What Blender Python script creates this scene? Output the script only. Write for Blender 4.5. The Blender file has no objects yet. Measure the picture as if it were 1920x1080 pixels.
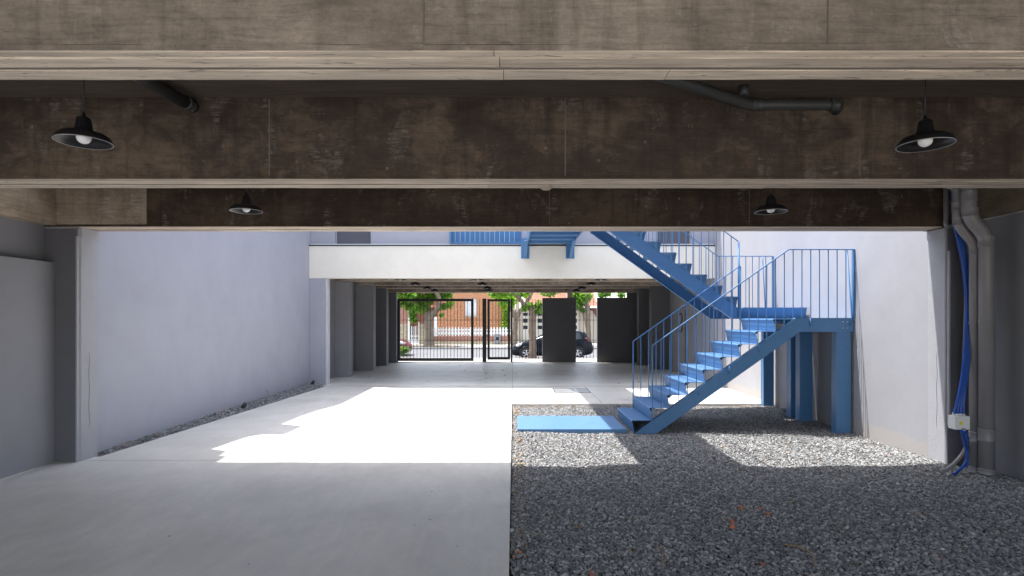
import bpy, bmesh, math, random
import numpy as np
from mathutils import Vector, noise
random.seed(7); R = math.radians
S = bpy.context.scene; COL = S.collection
# ------------------------------------------------------------------ camera, sky, sun, exposure
F, H, VX, VY = 1056.0, 1.64, 963.0, 596.0        # focal length in px of the 1920 px wide photo, eye height, vanishing point
cd = bpy.data.cameras.new('camera'); cam = bpy.data.objects.new('camera', cd); COL.objects.link(cam); S.camera = cam
cam.location = (0, 0, H); cam.rotation_euler = (R(90), 0, 0)
cd.sensor_width = 36; cd.lens = F/1920*36; cd.shift_x = -(VX-960)/1920; cd.shift_y = (VY-540)/1920
cd.clip_start = .05; cd.clip_end = 2000
SUN = Vector((.32, -.12, -1.0)).normalized()     # the way the light travels
W = bpy.data.worlds.new('World'); S.world = W; W.use_nodes = True
wn = W.node_tree; sky = wn.nodes.new('ShaderNodeTexSky'); sky.sky_type = 'NISHITA'; sky.sun_disc = False
sky.sun_elevation = math.asin(-SUN.z); sky.sun_rotation = math.atan2(-SUN.x, -SUN.y)
sky.air_density = 1.0; sky.dust_density = 1.6; sky.ozone_density = 1.0
bg = wn.nodes['Background']; hs_ = wn.nodes.new('ShaderNodeHueSaturation'); hs_.inputs['Saturation'].default_value = .52; wn.links.new(sky.outputs[0], hs_.inputs['Color']); wn.links.new(hs_.outputs[0], bg.inputs[0]); bg.inputs[1].default_value = .15
sl = bpy.data.lights.new('sun', 'SUN'); so = bpy.data.objects.new('sun', sl); COL.objects.link(so)
sl.energy = 2.0; sl.angle = R(.7); sl.color = (1, .97, .93); so.location = (-8, 3, 25)
so.rotation_euler = SUN.to_track_quat('-Z', 'Y').to_euler()
S.view_settings.view_transform = 'Standard'; S.view_settings.look = 'None'
S.view_settings.gamma = 1; S.view_settings.use_curve_mapping = False; S.view_settings.exposure = 2.2
S.cycles.use_denoising = True
try: S.cycles.denoiser = 'OPENIMAGEDENOISE'
except Exception: pass
S.cycles.max_bounces = 10; S.cycles.diffuse_bounces = 6; S.cycles.transparent_max_bounces = 16
S.cycles.sample_clamp_indirect = 8; S.cycles.caustics_reflective = False; S.cycles.caustics_refractive = False

def X(px, D): return (px-VX)*D/F
def Z(py, D): return H+(VY-py)*D/F
# ------------------------------------------------------------------ mesh helpers
ORG = {}
class MB:
    def __init__(s): s.v = []; s.f = []; s.mi = []; s.m = 0; s.sm = []; s.smooth = False
    def face(s, idx): s.f.append(tuple(idx)); s.mi.append(s.m); s.sm.append(s.smooth)
    def box(s, x0, x1, y0, y1, z0, z1):
        b = len(s.v)
        for z in (z0, z1):
            for x, y in ((x0, y0), (x1, y0), (x1, y1), (x0, y1)): s.v.append((x, y, z))
        for q in ((3, 2, 1, 0), (4, 5, 6, 7), (0, 1, 5, 4), (1, 2, 6, 5), (2, 3, 7, 6), (3, 0, 4, 7)): s.face([b+i for i in q])
        return s
    def prism(s, pts, axis, a, b):                # polygon pts extruded along axis from a to b
        def P(p, t): return {'x': (t, p[0], p[1]), 'y': (p[0], t, p[1]), 'z': (p[0], p[1], t)}[axis]
        n = len(pts); k = len(s.v)
        s.v += [P(p, a) for p in pts]+[P(p, b) for p in pts]
        s.face(range(k+n-1, k-1, -1)); s.face(range(k+n, k+2*n))
        for i in range(n): j = (i+1) % n; s.face((k+i, k+j, k+n+j, k+n+i))
        return s
    def tube(s, pts, r, n=8, cap=True, smooth=True):
        pts = [Vector(p) for p in pts]; rs = r if hasattr(r, '__len__') else [r]*len(pts)
        k = len(s.v); om = s.smooth; s.smooth = smooth; u = None
        for i, p in enumerate(pts):
            d = (pts[min(i+1, len(pts)-1)]-pts[max(i-1, 0)]).normalized()
            if u is None: u = d.orthogonal().normalized()
            u = (u-d*u.dot(d)).normalized(); w = d.cross(u)
            for j in range(n):
                a = 2*math.pi*j/n+math.pi/n; s.v.append(tuple(p+(u*math.cos(a)+w*math.sin(a))*rs[i]))
        for i in range(len(pts)-1):
            for j in range(n):
                j2 = (j+1) % n; s.face((k+i*n+j, k+i*n+j2, k+(i+1)*n+j2, k+(i+1)*n+j))
        s.smooth = False
        if cap: s.face([k+j for j in range(n)][::-1]); s.face([k+(len(pts)-1)*n+j for j in range(n)])
        s.smooth = om; return s
    def lathe(s, prof, c, n=32, axis='z', smooth=True):
        k = len(s.v); om = s.smooth; s.smooth = smooth
        for r, h in prof:
            for j in range(n):
                a = 2*math.pi*j/n; q = (r*math.cos(a), r*math.sin(a), h)
                if axis == 'y': q = (q[0], q[2], q[1])
                s.v.append((c[0]+q[0], c[1]+q[1], c[2]+q[2]))
        for i in range(len(prof)-1):
            for j in range(n):
                j2 = (j+1) % n; s.face((k+i*n+j, k+i*n+j2, k+(i+1)*n+j2, k+(i+1)*n+j))
        s.smooth = om; return s
    def build(s, name, mats, parent=None, bevel=0, solid=0, recalc=True):
        if not isinstance(mats, (list, tuple)): mats = [mats]
        vs = np.array(s.v, dtype=float); lo, hi = vs.min(0), vs.max(0)
        org = Vector(((lo[0]+hi[0])/2, (lo[1]+hi[1])/2, lo[2]))
        me = bpy.data.meshes.new(name); me.from_pydata([tuple(q) for q in vs-np.array(org)], [], s.f)
        for m in mats: me.materials.append(m)
        me.polygons.foreach_set('material_index', s.mi); me.polygons.foreach_set('use_smooth', s.sm)
        if recalc:
            bm = bmesh.new(); bm.from_mesh(me); bmesh.ops.recalc_face_normals(bm, faces=bm.faces); bm.to_mesh(me); bm.free()
        me.update()
        o = bpy.data.objects.new(name, me); COL.objects.link(o)
        if parent: o.parent = parent; o.location = org-ORG[parent.name]
        else: o.location = org
        ORG[o.name] = org
        if bevel:
            b = o.modifiers.new('b', 'BEVEL'); b.width = bevel; b.segments = 2; b.limit_method = 'ANGLE'; b.angle_limit = R(40)
        if solid:
            b = o.modifiers.new('s', 'SOLIDIFY'); b.thickness = solid; b.offset = 0
        return o
def tag(o, label, cat, group=None, kind=None):
    o['label'] = label; o['category'] = cat
    if group: o['group'] = group
    if kind: o['kind'] = kind
    return o
def struct(o): o['kind'] = 'structure'; return o
def thing(name, label, cat, loc, group=None):
    o = bpy.data.objects.new(name, None); COL.objects.link(o); o.location = loc; o.empty_display_size = .2
    ORG[o.name] = Vector(loc); return tag(o, label, cat, group)
def copy_tree(o, parent=None):
    c = o.copy(); COL.objects.link(c); c.parent = parent
    for ch in list(o.children): copy_tree(ch, c)
    return c
def clone(o, dx=0, dy=0, dz=0):                    # one part repeated beside its source under the same parent
    c = o.copy(); COL.objects.link(c); c.location = o.location+Vector((dx, dy, dz)); return c
# ------------------------------------------------------------------ materials
def mat(name):
    m = bpy.data.materials.new(name); m.use_nodes = True; return m, m.node_tree, m.node_tree.nodes['Principled BSDF']
def nd(t, typ, **k):
    n = t.nodes.new(typ)
    for a, b in k.items():
        if a in n.inputs: n.inputs[a].default_value = b
        else: setattr(n, a, b)
    return n
def coord(t, scale, obj=False, rot=(0, 0, 0)):
    src = nd(t, 'ShaderNodeTexCoord').outputs['Object'] if obj else nd(t, 'ShaderNodeNewGeometry').outputs['Position']
    m = nd(t, 'ShaderNodeMapping'); m.inputs['Scale'].default_value = scale; m.inputs['Rotation'].default_value = rot
    t.links.new(src, m.inputs['Vector']); return m.outputs[0]
def noise_n(t, vec, scale, detail=6, rough=.6, dist=0):
    n = nd(t, 'ShaderNodeTexNoise'); n.inputs['Scale'].default_value = scale; n.inputs['Detail'].default_value = detail
    n.inputs['Roughness'].default_value = rough; n.inputs['Distortion'].default_value = dist
    t.links.new(vec, n.inputs['Vector']); return n.outputs['Fac']
def ramp(t, fac, stops):
    r = nd(t, 'ShaderNodeValToRGB'); e = r.color_ramp.elements
    while len(e) < len(stops): e.new(.5)
    for i, (p, c) in enumerate(stops):
        e[i].position = p; e[i].color = (c[0], c[1], c[2], 1) if hasattr(c, '__len__') else (c, c, c, 1)
    t.links.new(fac, r.inputs[0]); return r.outputs[0]
def mix(t, fac, a, b, mode='MIX'):
    m = nd(t, 'ShaderNodeMix', data_type='RGBA', blend_type=mode)
    for s, v in ((m.inputs[0], fac), (m.inputs[6], a), (m.inputs[7], b)):
        if hasattr(v, 'is_output'): t.links.new(v, s)
        elif hasattr(v, '__len__'): s.default_value = (v[0], v[1], v[2], 1)
        else: s.default_value = v if s.type == 'VALUE' else (v, v, v, 1)
    return m.outputs[2]
def bump(t, h, bsdf, strength=.3, dist=.01):
    b = nd(t, 'ShaderNodeBump'); b.inputs['Strength'].default_value = strength; b.inputs['Distance'].default_value = dist
    t.links.new(h, b.inputs['Height']); t.links.new(b.outputs[0], bsdf.inputs['Normal'])
def plain(name, col, rough=.6, metal=0, var=.08, sc=6, bp=0):
    m, t, b = mat(name); b.inputs['Roughness'].default_value = rough; b.inputs['Metallic'].default_value = metal
    n = noise_n(t, coord(t, (1, 1, 1)), sc)
    c = mix(t, n, tuple(max(0, x*(1-var*2)) for x in col), tuple(x*(1+var*2) for x in col)); t.links.new(c, b.inputs['Base Color'])
    if bp: bump(t, noise_n(t, coord(t, (1, 1, 1)), 60), b, bp, .004)
    return m
def form_concrete(name, lo, mid, hi, pale, seed=0.):
    m, t, b = mat(name); b.inputs['Roughness'].default_value = .75
    p = coord(t, (1, 1, 1)); off = nd(t, 'ShaderNodeVectorMath', operation='ADD'); off.inputs[1].default_value = (seed*7.3, seed*3.1, seed*1.7)
    t.links.new(p, off.inputs[0]); p = off.outputs[0]
    def st(scale):
        mm = nd(t, 'ShaderNodeMapping'); mm.inputs['Scale'].default_value = scale; t.links.new(p, mm.inputs[0]); return mm.outputs[0]
    big = noise_n(t, st((.55, 1, .9)), 1.5, 3, .5, .6)
    mot = noise_n(t, st((1.2, 1, 1.6)), 4.5, 9, .72, .5)                       # cloudy mottling
    bm_ = mix(t, .42, big, mot); c = ramp(t, bm_, [(.38, lo), (.50, mid), (.60, hi)])
    drip = noise_n(t, st((4.5, 1, .45)), 2.0, 7, .68, .25)                     # vertical runs
    c = mix(t, ramp(t, drip, [(.50, 0), (.68, .6)]), c, tuple(q*.8 for q in lo))
    c = mix(t, ramp(t, drip, [(.30, .35), (.40, 0)]), c, hi)
    grain = noise_n(t, st((1.3, 1, 13)), 3.2, 9, .74, .6)                      # ply grain
    c = mix(t, .8, c, ramp(t, grain, [(.33, .62), (.5, 1.0), (.68, 1.28)]), 'MULTIPLY')
    scr = noise_n(t, st((1.6, 1, 20)), 2.6, 8, .7, .9); area = noise_n(t, st((.8, 1, .8)), 1.1, 2, .5)
    a0 = nd(t, 'ShaderNodeMath', operation='MULTIPLY'); t.links.new(ramp(t, scr, [(.60, 0), (.67, .8)]), a0.inputs[0]); t.links.new(ramp(t, area, [(.45, .15), (.6, 1)]), a0.inputs[1])
    c = mix(t, a0.outputs[0], c, tuple(q*.5 for q in lo))                      # dark scrape marks
    pat = noise_n(t, st((2.2, 1, 1.1)), 1.7, 10, .74, .5)                      # pale scuffed patches
    pat2 = noise_n(t, st((2, 1, 14)), 4, 7, .75, .4)
    a = nd(t, 'ShaderNodeMath', operation='MULTIPLY'); t.links.new(ramp(t, pat, [(.55, 0), (.60, 1)]), a.inputs[0]); t.links.new(ramp(t, pat2, [(.46, 0), (.60, .6)]), a.inputs[1])
    c = mix(t, a.outputs[0], c, pale)
    v = nd(t, 'ShaderNodeTexVoronoi'); v.inputs['Scale'].default_value = 4.5; t.links.new(st((1, 1, 1)), v.inputs['Vector'])
    c = mix(t, ramp(t, v.outputs['Distance'], [(.03, .6), (.07, 0)]), c, pale)
    fine = noise_n(t, st((1, 1, 1)), 70, 4, .7)
    c = mix(t, .35, c, ramp(t, fine, [(.3, .6), (.7, 1.3)]), 'MULTIPLY')
    t.links.new(c, b.inputs['Base Color']); bump(t, mix(t, .5, grain, fine), b, .35, .006); return m
def board_concrete(name, a, bcol, dark):
    m, t, b = mat(name); b.inputs['Roughness'].default_value = .85
    g = noise_n(t, coord(t, (.7, 22, 22)), 2.0, 9, .74, 1.2); n = noise_n(t, coord(t, (.6, 5, 5)), 1.7, 5, .6)
    inf = nd(t, 'ShaderNodeAttribute', attribute_name='board')
    c = mix(t, ramp(t, g, [(.3, 0), (.7, 1)]), a, bcol); c = mix(t, 1, c, ramp(t, inf.outputs['Fac'], [(0, .72), (1, 1.12)]), 'MULTIPLY')
    c = mix(t, ramp(t, n, [(.5, 0), (.75, .5)]), c, dark)
    k = noise_n(t, coord(t, (4, 30, 30)), 2.4, 5, .65, .8); c = mix(t, ramp(t, k, [(.60, 0), (.66, .8)]), c, tuple(q*.7 for q in dark))
    wv = nd(t, 'ShaderNodeTexWave'); wv.inputs['Scale'].default_value = 1.4; wv.inputs['Distortion'].default_value = 9; wv.inputs['Detail'].default_value = 4; wv.inputs['Detail Scale'].default_value = .8
    t.links.new(coord(t, (.35, 14, 14)), wv.inputs['Vector']); c = mix(t, .35, c, ramp(t, wv.outputs['Fac'], [(0, .72), (1, 1.12)]), 'MULTIPLY')
    t.links.new(c, b.inputs['Base Color']); bump(t, mix(t, .5, g, wv.outputs['Fac']), b, .5, .006); return m
def plaster(name, col, var=.1, bp=.25, dirt=None):
    m, t, b = mat(name); b.inputs['Roughness'].default_value = .8
    n = noise_n(t, coord(t, (1, 1, 1)), .9, 6, .6, .3); n2 = noise_n(t, coord(t, (1, 1, .8)), 2.2, 7, .65, .4)
    c = mix(t, n, tuple(x*(1-var) for x in col), tuple(x*(1+var) for x in col))
    c = mix(t, .5, c, ramp(t, n2, [(.3, .9), (.7, 1.08)]), 'MULTIPLY')
    if dirt:
        sep = nd(t, 'ShaderNodeSeparateXYZ'); t.links.new(coord(t, (1, 1, 1)), sep.inputs[0])
        ad = nd(t, 'ShaderNodeMath', operation='ADD'); t.links.new(sep.outputs[2], ad.inputs[0])
        nn = noise_n(t, coord(t, (1, 1, 1)), 4, 5, .7); sc = nd(t, 'ShaderNodeMath', operation='MULTIPLY'); sc.inputs[1].default_value = -.3; t.links.new(nn, sc.inputs[0]); t.links.new(sc.outputs[0], ad.inputs[1])
        c = mix(t, ramp(t, ad.outputs[0], [(0.0, .45), (.02, 0)]), c, dirt)
    t.links.new(c, b.inputs['Base Color'])
    h = mix(t, .5, noise_n(t, coord(t, (1, 1, 1)), 5, 6, .6), noise_n(t, coord(t, (1, 1, 1)), 90, 3, .6)); bump(t, h, b, bp, .012); return m

BR1 = (.30, .245, .20)
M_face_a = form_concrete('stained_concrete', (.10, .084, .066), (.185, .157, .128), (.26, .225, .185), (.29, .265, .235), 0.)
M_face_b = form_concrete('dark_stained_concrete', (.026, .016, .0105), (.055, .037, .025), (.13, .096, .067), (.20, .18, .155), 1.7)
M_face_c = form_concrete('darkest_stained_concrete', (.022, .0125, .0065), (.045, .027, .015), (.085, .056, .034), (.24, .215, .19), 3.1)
M_face_l = form_concrete('pale_formed_concrete', (.25, .195, .14), (.35, .28, .215), (.45, .375, .30), (.52, .46, .39), 5.)
M_board = board_concrete('board_marked_concrete', (.40, .335, .265), (.72, .62, .505), (.20, .155, .115))
M_seam = plain('concrete_seam', (.13, .11, .095), .8, 0, .25, 3)
M_ceil = board_concrete('ceiling_concrete', (.10, .075, .055), (.20, .16, .125), (.07, .05, .035))
M_wall = plaster('grey_plaster', (.365, .37, .42), .085, .22)
M_wallr = plaster('light_grey_plaster', (.335, .335, .36), .09, .3, (.40, .36, .31))
M_col = plaster('rough_painted_concrete', (.37, .37, .395), .12, .9)
M_cream = plaster('cream_plaster', (.80, .76, .67), .03, .15)
M_pil = plaster('dim_grey_plaster', (.27, .27, .295), .06, .25)
M_dark = plaster('charcoal_plaster', (.115, .115, .125), .08, .25)
M_neard = plaster('charcoal_grey_plaster', (.21, .21, .23), .06, .3)
M_black = plain('black_metal', (.012, .012, .014), .45)
M_pipe = plain('grey_plastic', (.215, .207, .215), .42, 0, .06)
M_white = plain('white_paint', (.78, .78, .76), .5, 0, .03)
M_bulb = plain('opal_glass', (.8, .8, .8), .15, 0, .01)
M_bluec = plain('blue_conduit_plastic', (.010, .075, .38), .35)
def blue_paint():
    m, t, b = mat('blue_paint'); b.inputs['Roughness'].default_value = .42
    n = noise_n(t, coord(t, (1, 1, 1)), 2.5, 6, .6); c = mix(t, n, (.056, .164, .345), (.083, .212, .415))
    s = noise_n(t, coord(t, (2, 12, 30)), 4, 6, .7); c = mix(t, ramp(t, s, [(.52, 0), (.75, .3)]), c, (.2, .36, .58))
    gn = nd(t, 'ShaderNodeNewGeometry'); sp = nd(t, 'ShaderNodeSeparateXYZ'); t.links.new(gn.outputs['True Normal'], sp.inputs[0])
    dn = noise_n(t, coord(t, (1.5, 9, 9)), 3, 7, .7, .5); mu = nd(t, 'ShaderNodeMath', operation='MULTIPLY')   # level faces paler: skylight sheen and dust put into the colour
    t.links.new(ramp(t, sp.outputs[2], [(.8, 0), (.95, 1)]), mu.inputs[0]); t.links.new(ramp(t, dn, [(.3, .1), (.7, .65)]), mu.inputs[1]); c = mix(t, mu.outputs[0], c, (.13, .215, .39))
    vc = nd(t, 'ShaderNodeTexVoronoi'); vc.inputs['Scale'].default_value = 9; t.links.new(coord(t, (1, 1, 1)), vc.inputs['Vector'])
    c = mix(t, ramp(t, vc.outputs['Distance'], [(.05, .7), (.075, 0)]), c, (.10, .075, .06))
    t.links.new(c, b.inputs['Base Color']); t.links.new(ramp(t, s, [(.3, .34), (.7, .55)]), b.inputs['Roughness'])
    bump(t, noise_n(t, coord(t, (1, 1, 1)), 45, 3), b, .08, .004); return m
M_blue = blue_paint()
def floor_mat():
    m, t, b = mat('polished_concrete')
    n = noise_n(t, coord(t, (.8, 1, 1)), .75, 8, .62, .5); n2 = noise_n(t, coord(t, (3, 1, 1)), 2.6, 7, .68, .6); n3 = noise_n(t, coord(t, (1, 1, 1)), 45, 4, .7)
    c = ramp(t, n, [(.3, (.58, .555, .505)), (.5, (.69, .66, .605)), (.7, (.78, .75, .69))])
    c = mix(t, .6, c, ramp(t, n2, [(.3, .82), (.7, 1.12)]), 'MULTIPLY'); c = mix(t, .3, c, ramp(t, n3, [(.3, .85), (.7, 1.1)]), 'MULTIPLY')
    v = nd(t, 'ShaderNodeTexVoronoi'); v.inputs['Scale'].default_value = 2.2; t.links.new(coord(t, (1, 1, 1)), v.inputs['Vector'])
    c = mix(t, ramp(t, v.outputs['Distance'], [(.012, .6), (.02, 0)]), c, (.2, .18, .16))
    t.links.new(c, b.inputs['Base Color']); t.links.new(ramp(t, n2, [(.3, .34), (.7, .6)]), b.inputs['Roughness']); bump(t, n2, b, .06, .01); return m
M_floor = floor_mat()
def stone_mat(name, attr=True):
    m, t, b = mat(name); b.inputs['Roughness'].default_value = .7
    a = nd(t, 'ShaderNodeAttribute', attribute_name='tone'); n = noise_n(t, coord(t, (1, 1, 1)), 90, 3, .6)
    c = ramp(t, a.outputs['Fac'], [(0, (.11, .112, .113)), (.3, (.175, .177, .18)), (.6, (.255, .255, .255)), (.86, (.36, .355, .345)), (.90, (.48, .47, .45)), (.93, (.26, .20, .15)), (.985, (.24, .18, .13)), (1, (.30, .17, .12))])
    c = mix(t, .5, c, ramp(t, n, [(.3, .7), (.7, 1.3)]), 'MULTIPLY'); t.links.new(c, b.inputs['Base Color']); return m
M_stone = stone_mat('crushed_stone')
def brick_mat(name, c1, c2, mortar, sx=1):
    m, t, b = mat(name); b.inputs['Roughness'].default_value = .85
    g = nd(t, 'ShaderNodeNewGeometry'); sep = nd(t, 'ShaderNodeSeparateXYZ'); t.links.new(g.outputs['Position'], sep.inputs[0])
    ad = nd(t, 'ShaderNodeMath', operation='ADD'); t.links.new(sep.outputs[0], ad.inputs[0]); t.links.new(sep.outputs[1], ad.inputs[1])
    cb = nd(t, 'ShaderNodeCombineXYZ'); t.links.new(ad.outputs[0], cb.inputs[0]); t.links.new(sep.outputs[2], cb.inputs[1])
    k = nd(t, 'ShaderNodeTexBrick'); t.links.new(cb.outputs[0], k.inputs['Vector']); k.inputs['Scale'].default_value = 1
    k.inputs['Brick Width'].default_value = .23*sx; k.inputs['Row Height'].default_value = .075*sx; k.inputs['Mortar Size'].default_value = .012
    k.inputs['Color1'].default_value = (*c1, 1); k.inputs['Color2'].default_value = (*c2, 1); k.inputs['Mortar'].default_value = (*mortar, 1)
    n = noise_n(t, cb.outputs[0], 7, 5, .7); c = mix(t, .7, k.outputs[0], ramp(t, n, [(.3, .6), (.7, 1.4)]), 'MULTIPLY')
    t.links.new(c, b.inputs['Base Color']); bump(t, k.outputs[1], b, -.4, .01); return m
M_brick = brick_mat('orange_brick', (.56, .225, .095), (.44, .155, .065), (.40, .27, .17))
M_brickd = brick_mat('dark_brick', (.36, .14, .09), (.27, .10, .07), (.28, .2, .16))
M_stonew = brick_mat('beige_stone', (.45, .38, .27), (.33, .27, .19), (.30, .25, .18), 2.2)
M_tile = plain('terracotta', (.42, .19, .12), .8, 0, .35, 9)
M_beige = plaster('beige_render', (.42, .36, .29), .1, .2)
M_road = plain('asphalt', (.12, .12, .122), .9, 0, .2, 2, .5)
M_pave = plain('pale_paving', (.30, .285, .26), .85, 0, .2, 3, .3)
M_kerb = plain('kerb_concrete', (.26, .25, .235), .85, 0, .12, 4)
M_soil = plain('brown_soil', (.14, .09, .06), .95, 0, .3, 12, .6)
M_bark = plain('bark', (.17, .13, .095), .9, 0, .3, 5, .8)
M_barkd = plain('dark_bark', (.15, .11, .08), .9, 0, .3, 5, .8)
def leaf_mat(name, a, bcol):
    m, t, b = mat(name); b.inputs['Roughness'].default_value = .5
    at = nd(t, 'ShaderNodeAttribute', attribute_name='tone'); c = mix(t, at.outputs['Fac'], a, bcol); t.links.new(c, b.inputs['Base Color'])
    tr = nd(t, 'ShaderNodeBsdfTranslucent'); t.links.new(mix(t, at.outputs['Fac'], (a[0]*2.6, a[1]*2.6, a[2]*1.4), (bcol[0]*2.8, bcol[1]*2.6, bcol[2]*1.3)), tr.inputs[0])
    ms = nd(t, 'ShaderNodeMixShader'); ms.inputs[0].default_value = .45; o = t.nodes['Material Output']
    t.links.new(b.outputs[0], ms.inputs[1]); t.links.new(tr.outputs[0], ms.inputs[2]); t.links.new(ms.outputs[0], o.inputs[0]); return m
M_leaf = leaf_mat('green_leaves', (.035, .10, .012), (.13, .25, .02))
M_leafy = leaf_mat('yellow_green_leaves', (.12, .24, .03), (.26, .40, .05))
M_leafd = leaf_mat('dark_green_leaves', (.03, .07, .02), (.08, .16, .03))
M_dry = plain('dry_leaf', (.27, .185, .10), .8, 0, .3, 30)
M_glass = plain('dark_glass', (.02, .025, .03), .08)
M_curtain = plain('white_curtain', (.70, .74, .78), .7, 0, .05)
M_shut = plain('grey_shutter', (.10, .10, .12), .5)
M_galv = plain('galvanised_steel', (.42, .43, .45), .4, .6, .15)
M_meter = plain('grey_box', (.22, .23, .24), .6)
M_yellow = plain('yellow_sticker', (.75, .68, .02), .5)
M_rubber = plain('tyre_rubber', (.02, .02, .022), .8)
M_rim = plain('alloy', (.5, .5, .52), .35, .7)
M_carb = plain('black_car_paint', (.008, .010, .016), .12)
M_carb.node_tree.nodes['Principled BSDF'].inputs['Specular IOR Level'].default_value = .12
M_carr = plain('maroon_car_paint', (.12, .018, .015), .2)
M_lampg = plain('headlight_glass', (.6, .62, .65), .12)
M_red = plain('red_lens', (.12, .015, .015), .2)

# ------------------------------------------------------------------ ground, slab, gravel base
XL, XR = -5.05, 4.97
YF = 13.9                                           # face of the far block
YG = 20.7                                           # plane of the street gate
g = MB(); g.box(-90, 90, -60, 140, -1.6, -1.5); struct(g.build('terrain', M_soil))
g = MB(); g.box(-7, 7, -1.2, YG+.5, -1.45, -.095); struct(g.build('ground', M_soil))
sl_ = MB()
sl_.prism([(-5.22, -1.15), (-.03, -1.15), (-.03, 10.76), (-.03, 13.53), (-4.5, 13.53), (-4.89, 6.66), (-5.22, 6.66)], 'z', -.2, 0)
struct(sl_.build('floor', M_floor, bevel=.004))
b = MB(); b.box(-.026, XR+.3, 10.76, 13.53, -.2, -.001); b.box(-4.95, XR+.3, 13.537, YG+.35, -.2, -.001)
struct(b.build('floor', M_floor, bevel=.004))
b = MB(); b.box(-.034, -.029, 13.54, YG+.3, -.0008, .0012)
b.box(1.70, 1.705, 10.8, 13.5, -.0008, .0012); struct(b.build('floor_joint', M_seam))
b = MB(); b.box(-9, 9, -16, -1.16, -.3, -.02); struct(b.build('back_yard', M_floor))

def make_stones(name, poly_fn, x0, x1, y0, y1, step, size, zf, seed, near=6.0, light=None):
    rs = np.random.RandomState(seed)
    def ico(sub):
        bm = bmesh.new(); bmesh.ops.create_icosphere(bm, subdivisions=sub, radius=1)
        v = np.array([q.co[:] for q in bm.verts]); f = np.array([[q.index for q in p.verts] for p in bm.faces]); bm.free(); return v, f
    nx, ny = int((x1-x0)/step), int((y1-y0)/step)
    gx, gy = np.meshgrid(np.arange(nx), np.arange(ny)); px = x0+(gx.ravel()+rs.rand(nx*ny))*step; py = y0+(gy.ravel()+rs.rand(nx*ny))*step
    k = poly_fn(px, py); px, py = px[k], py[k]
    V, Fc, T = [], [], []; off = 0
    for lod, sel in ((2, py < near), (1, py >= near)):
        bv, bf = ico(lod); x, y = px[sel], py[sel]; n = len(x)
        if n == 0: continue
        for var in range(6):
            q = slice(var, n, 6); xx, yy = x[q], y[q]; m = len(xx)
            if m == 0: continue
            base = bv*(1+(rs.rand(len(bv), 1)-.5)*.5)
            base[:, 2] *= 1; s = size*(.55+.75*rs.rand(m)**1.4)
            sc = np.stack([s, s*(.55+.35*rs.rand(m)), s*(.32+.3*rs.rand(m))], 1)
            P = base[None]*sc[:, None, :]
            a, tx, ty = rs.rand(m)*6.283, (rs.rand(m)-.5)*1.3, (rs.rand(m)-.5)*1.3
            c, d = np.cos(tx)[:, None], np.sin(tx)[:, None]; yv = P[..., 1]*c-P[..., 2]*d; zv = P[..., 1]*d+P[..., 2]*c; P[..., 1], P[..., 2] = yv, zv
            c, d = np.cos(ty)[:, None], np.sin(ty)[:, None]; xv = P[..., 0]*c+P[..., 2]*d; zv = -P[..., 0]*d+P[..., 2]*c; P[..., 0], P[..., 2] = xv, zv
            c, d = np.cos(a)[:, None], np.sin(a)[:, None]; xv = P[..., 0]*c-P[..., 1]*d; yv = P[..., 0]*d+P[..., 1]*c; P[..., 0], P[..., 1] = xv, yv
            zz = zf(xx, yy)+rs.rand(m)*.014
            P += np.stack([xx, yy, zz], 1)[:, None, :]
            V.append(P.reshape(-1, 3)); Fc.append((bf[None]+(np.arange(m)*len(bv))[:, None, None]+off).reshape(-1, 3))
            tone = np.clip(rs.rand(m)**1.15*.88, 0, 1); sp = rs.rand(m) < (light(xx, yy) if light is not None else .02); tone[sp] = .9+.1*rs.rand(sp.sum())
            T.append(np.repeat(tone, len(bv))); off += m*len(bv)
    V = np.concatenate(V); Fc = np.concatenate(Fc); T = np.concatenate(T)
    me = bpy.data.meshes.new(name); me.vertices.add(len(V)); me.vertices.foreach_set('co', V.ravel().astype(np.float32))
    me.loops.add(len(Fc)*3); me.loops.foreach_set('vertex_index', Fc.ravel().astype(np.int32))
    me.polygons.add(len(Fc)); me.polygons.foreach_set('loop_start', (np.arange(len(Fc))*3).astype(np.int32))
    me.polygons.foreach_set('use_smooth', np.zeros(len(Fc), dtype=bool)); me.update(calc_edges=True)
    at = me.attributes.new('tone', 'FLOAT', 'POINT'); at.data.foreach_set('value', T.astype(np.float32))
    me.materials.append(M_stone); o = bpy.data.objects.new(name, me); COL.objects.link(o); return o
def gz(x, y): return -.052+.012*np.sin(x*2.1+1)*np.sin(y*1.7)+.008*np.sin(x*5.3+y*3.1)
def gsel(x, y):
    k = (x < .909*y+1.0) & ~((x > .09) & (x < 1.62) & (y > 8.25) & (y < 9.3))
    return k & (x > -.018) & ((x < XR-.01) | (y < 6.3))
o = make_stones('gravel', gsel, -.02, 5.22, 2.9, 10.75, .0192, .0165, gz, 3, light=lambda x, y: .015+.16*(y > 10.45)+.14*(x < .12)+.08*((x > 2.2) & (y > 8.3) & (y < 9.3)))
tag(o, 'loose grey crushed stone covering the right half of the courtyard', 'gravel', kind='stuff')
def lsel(x, y):
    e = -4.89+(y-6.66)*(.39/6.87); return (x < e-.01) & (x > XL-.02+.0*y)
o = make_stones('gravel', lsel, -5.06, -4.46, 6.72, 13.86, .026, .024, lambda x, y: -.035+.05*np.clip((-4.9+(y-6.66)*.057-x)/.3, 0, 1), 5, near=0, light=lambda x, y: .04+0*x)
tag(o, 'narrow strip of grey crushed stone along the left wall', 'gravel', kind='stuff')

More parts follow.
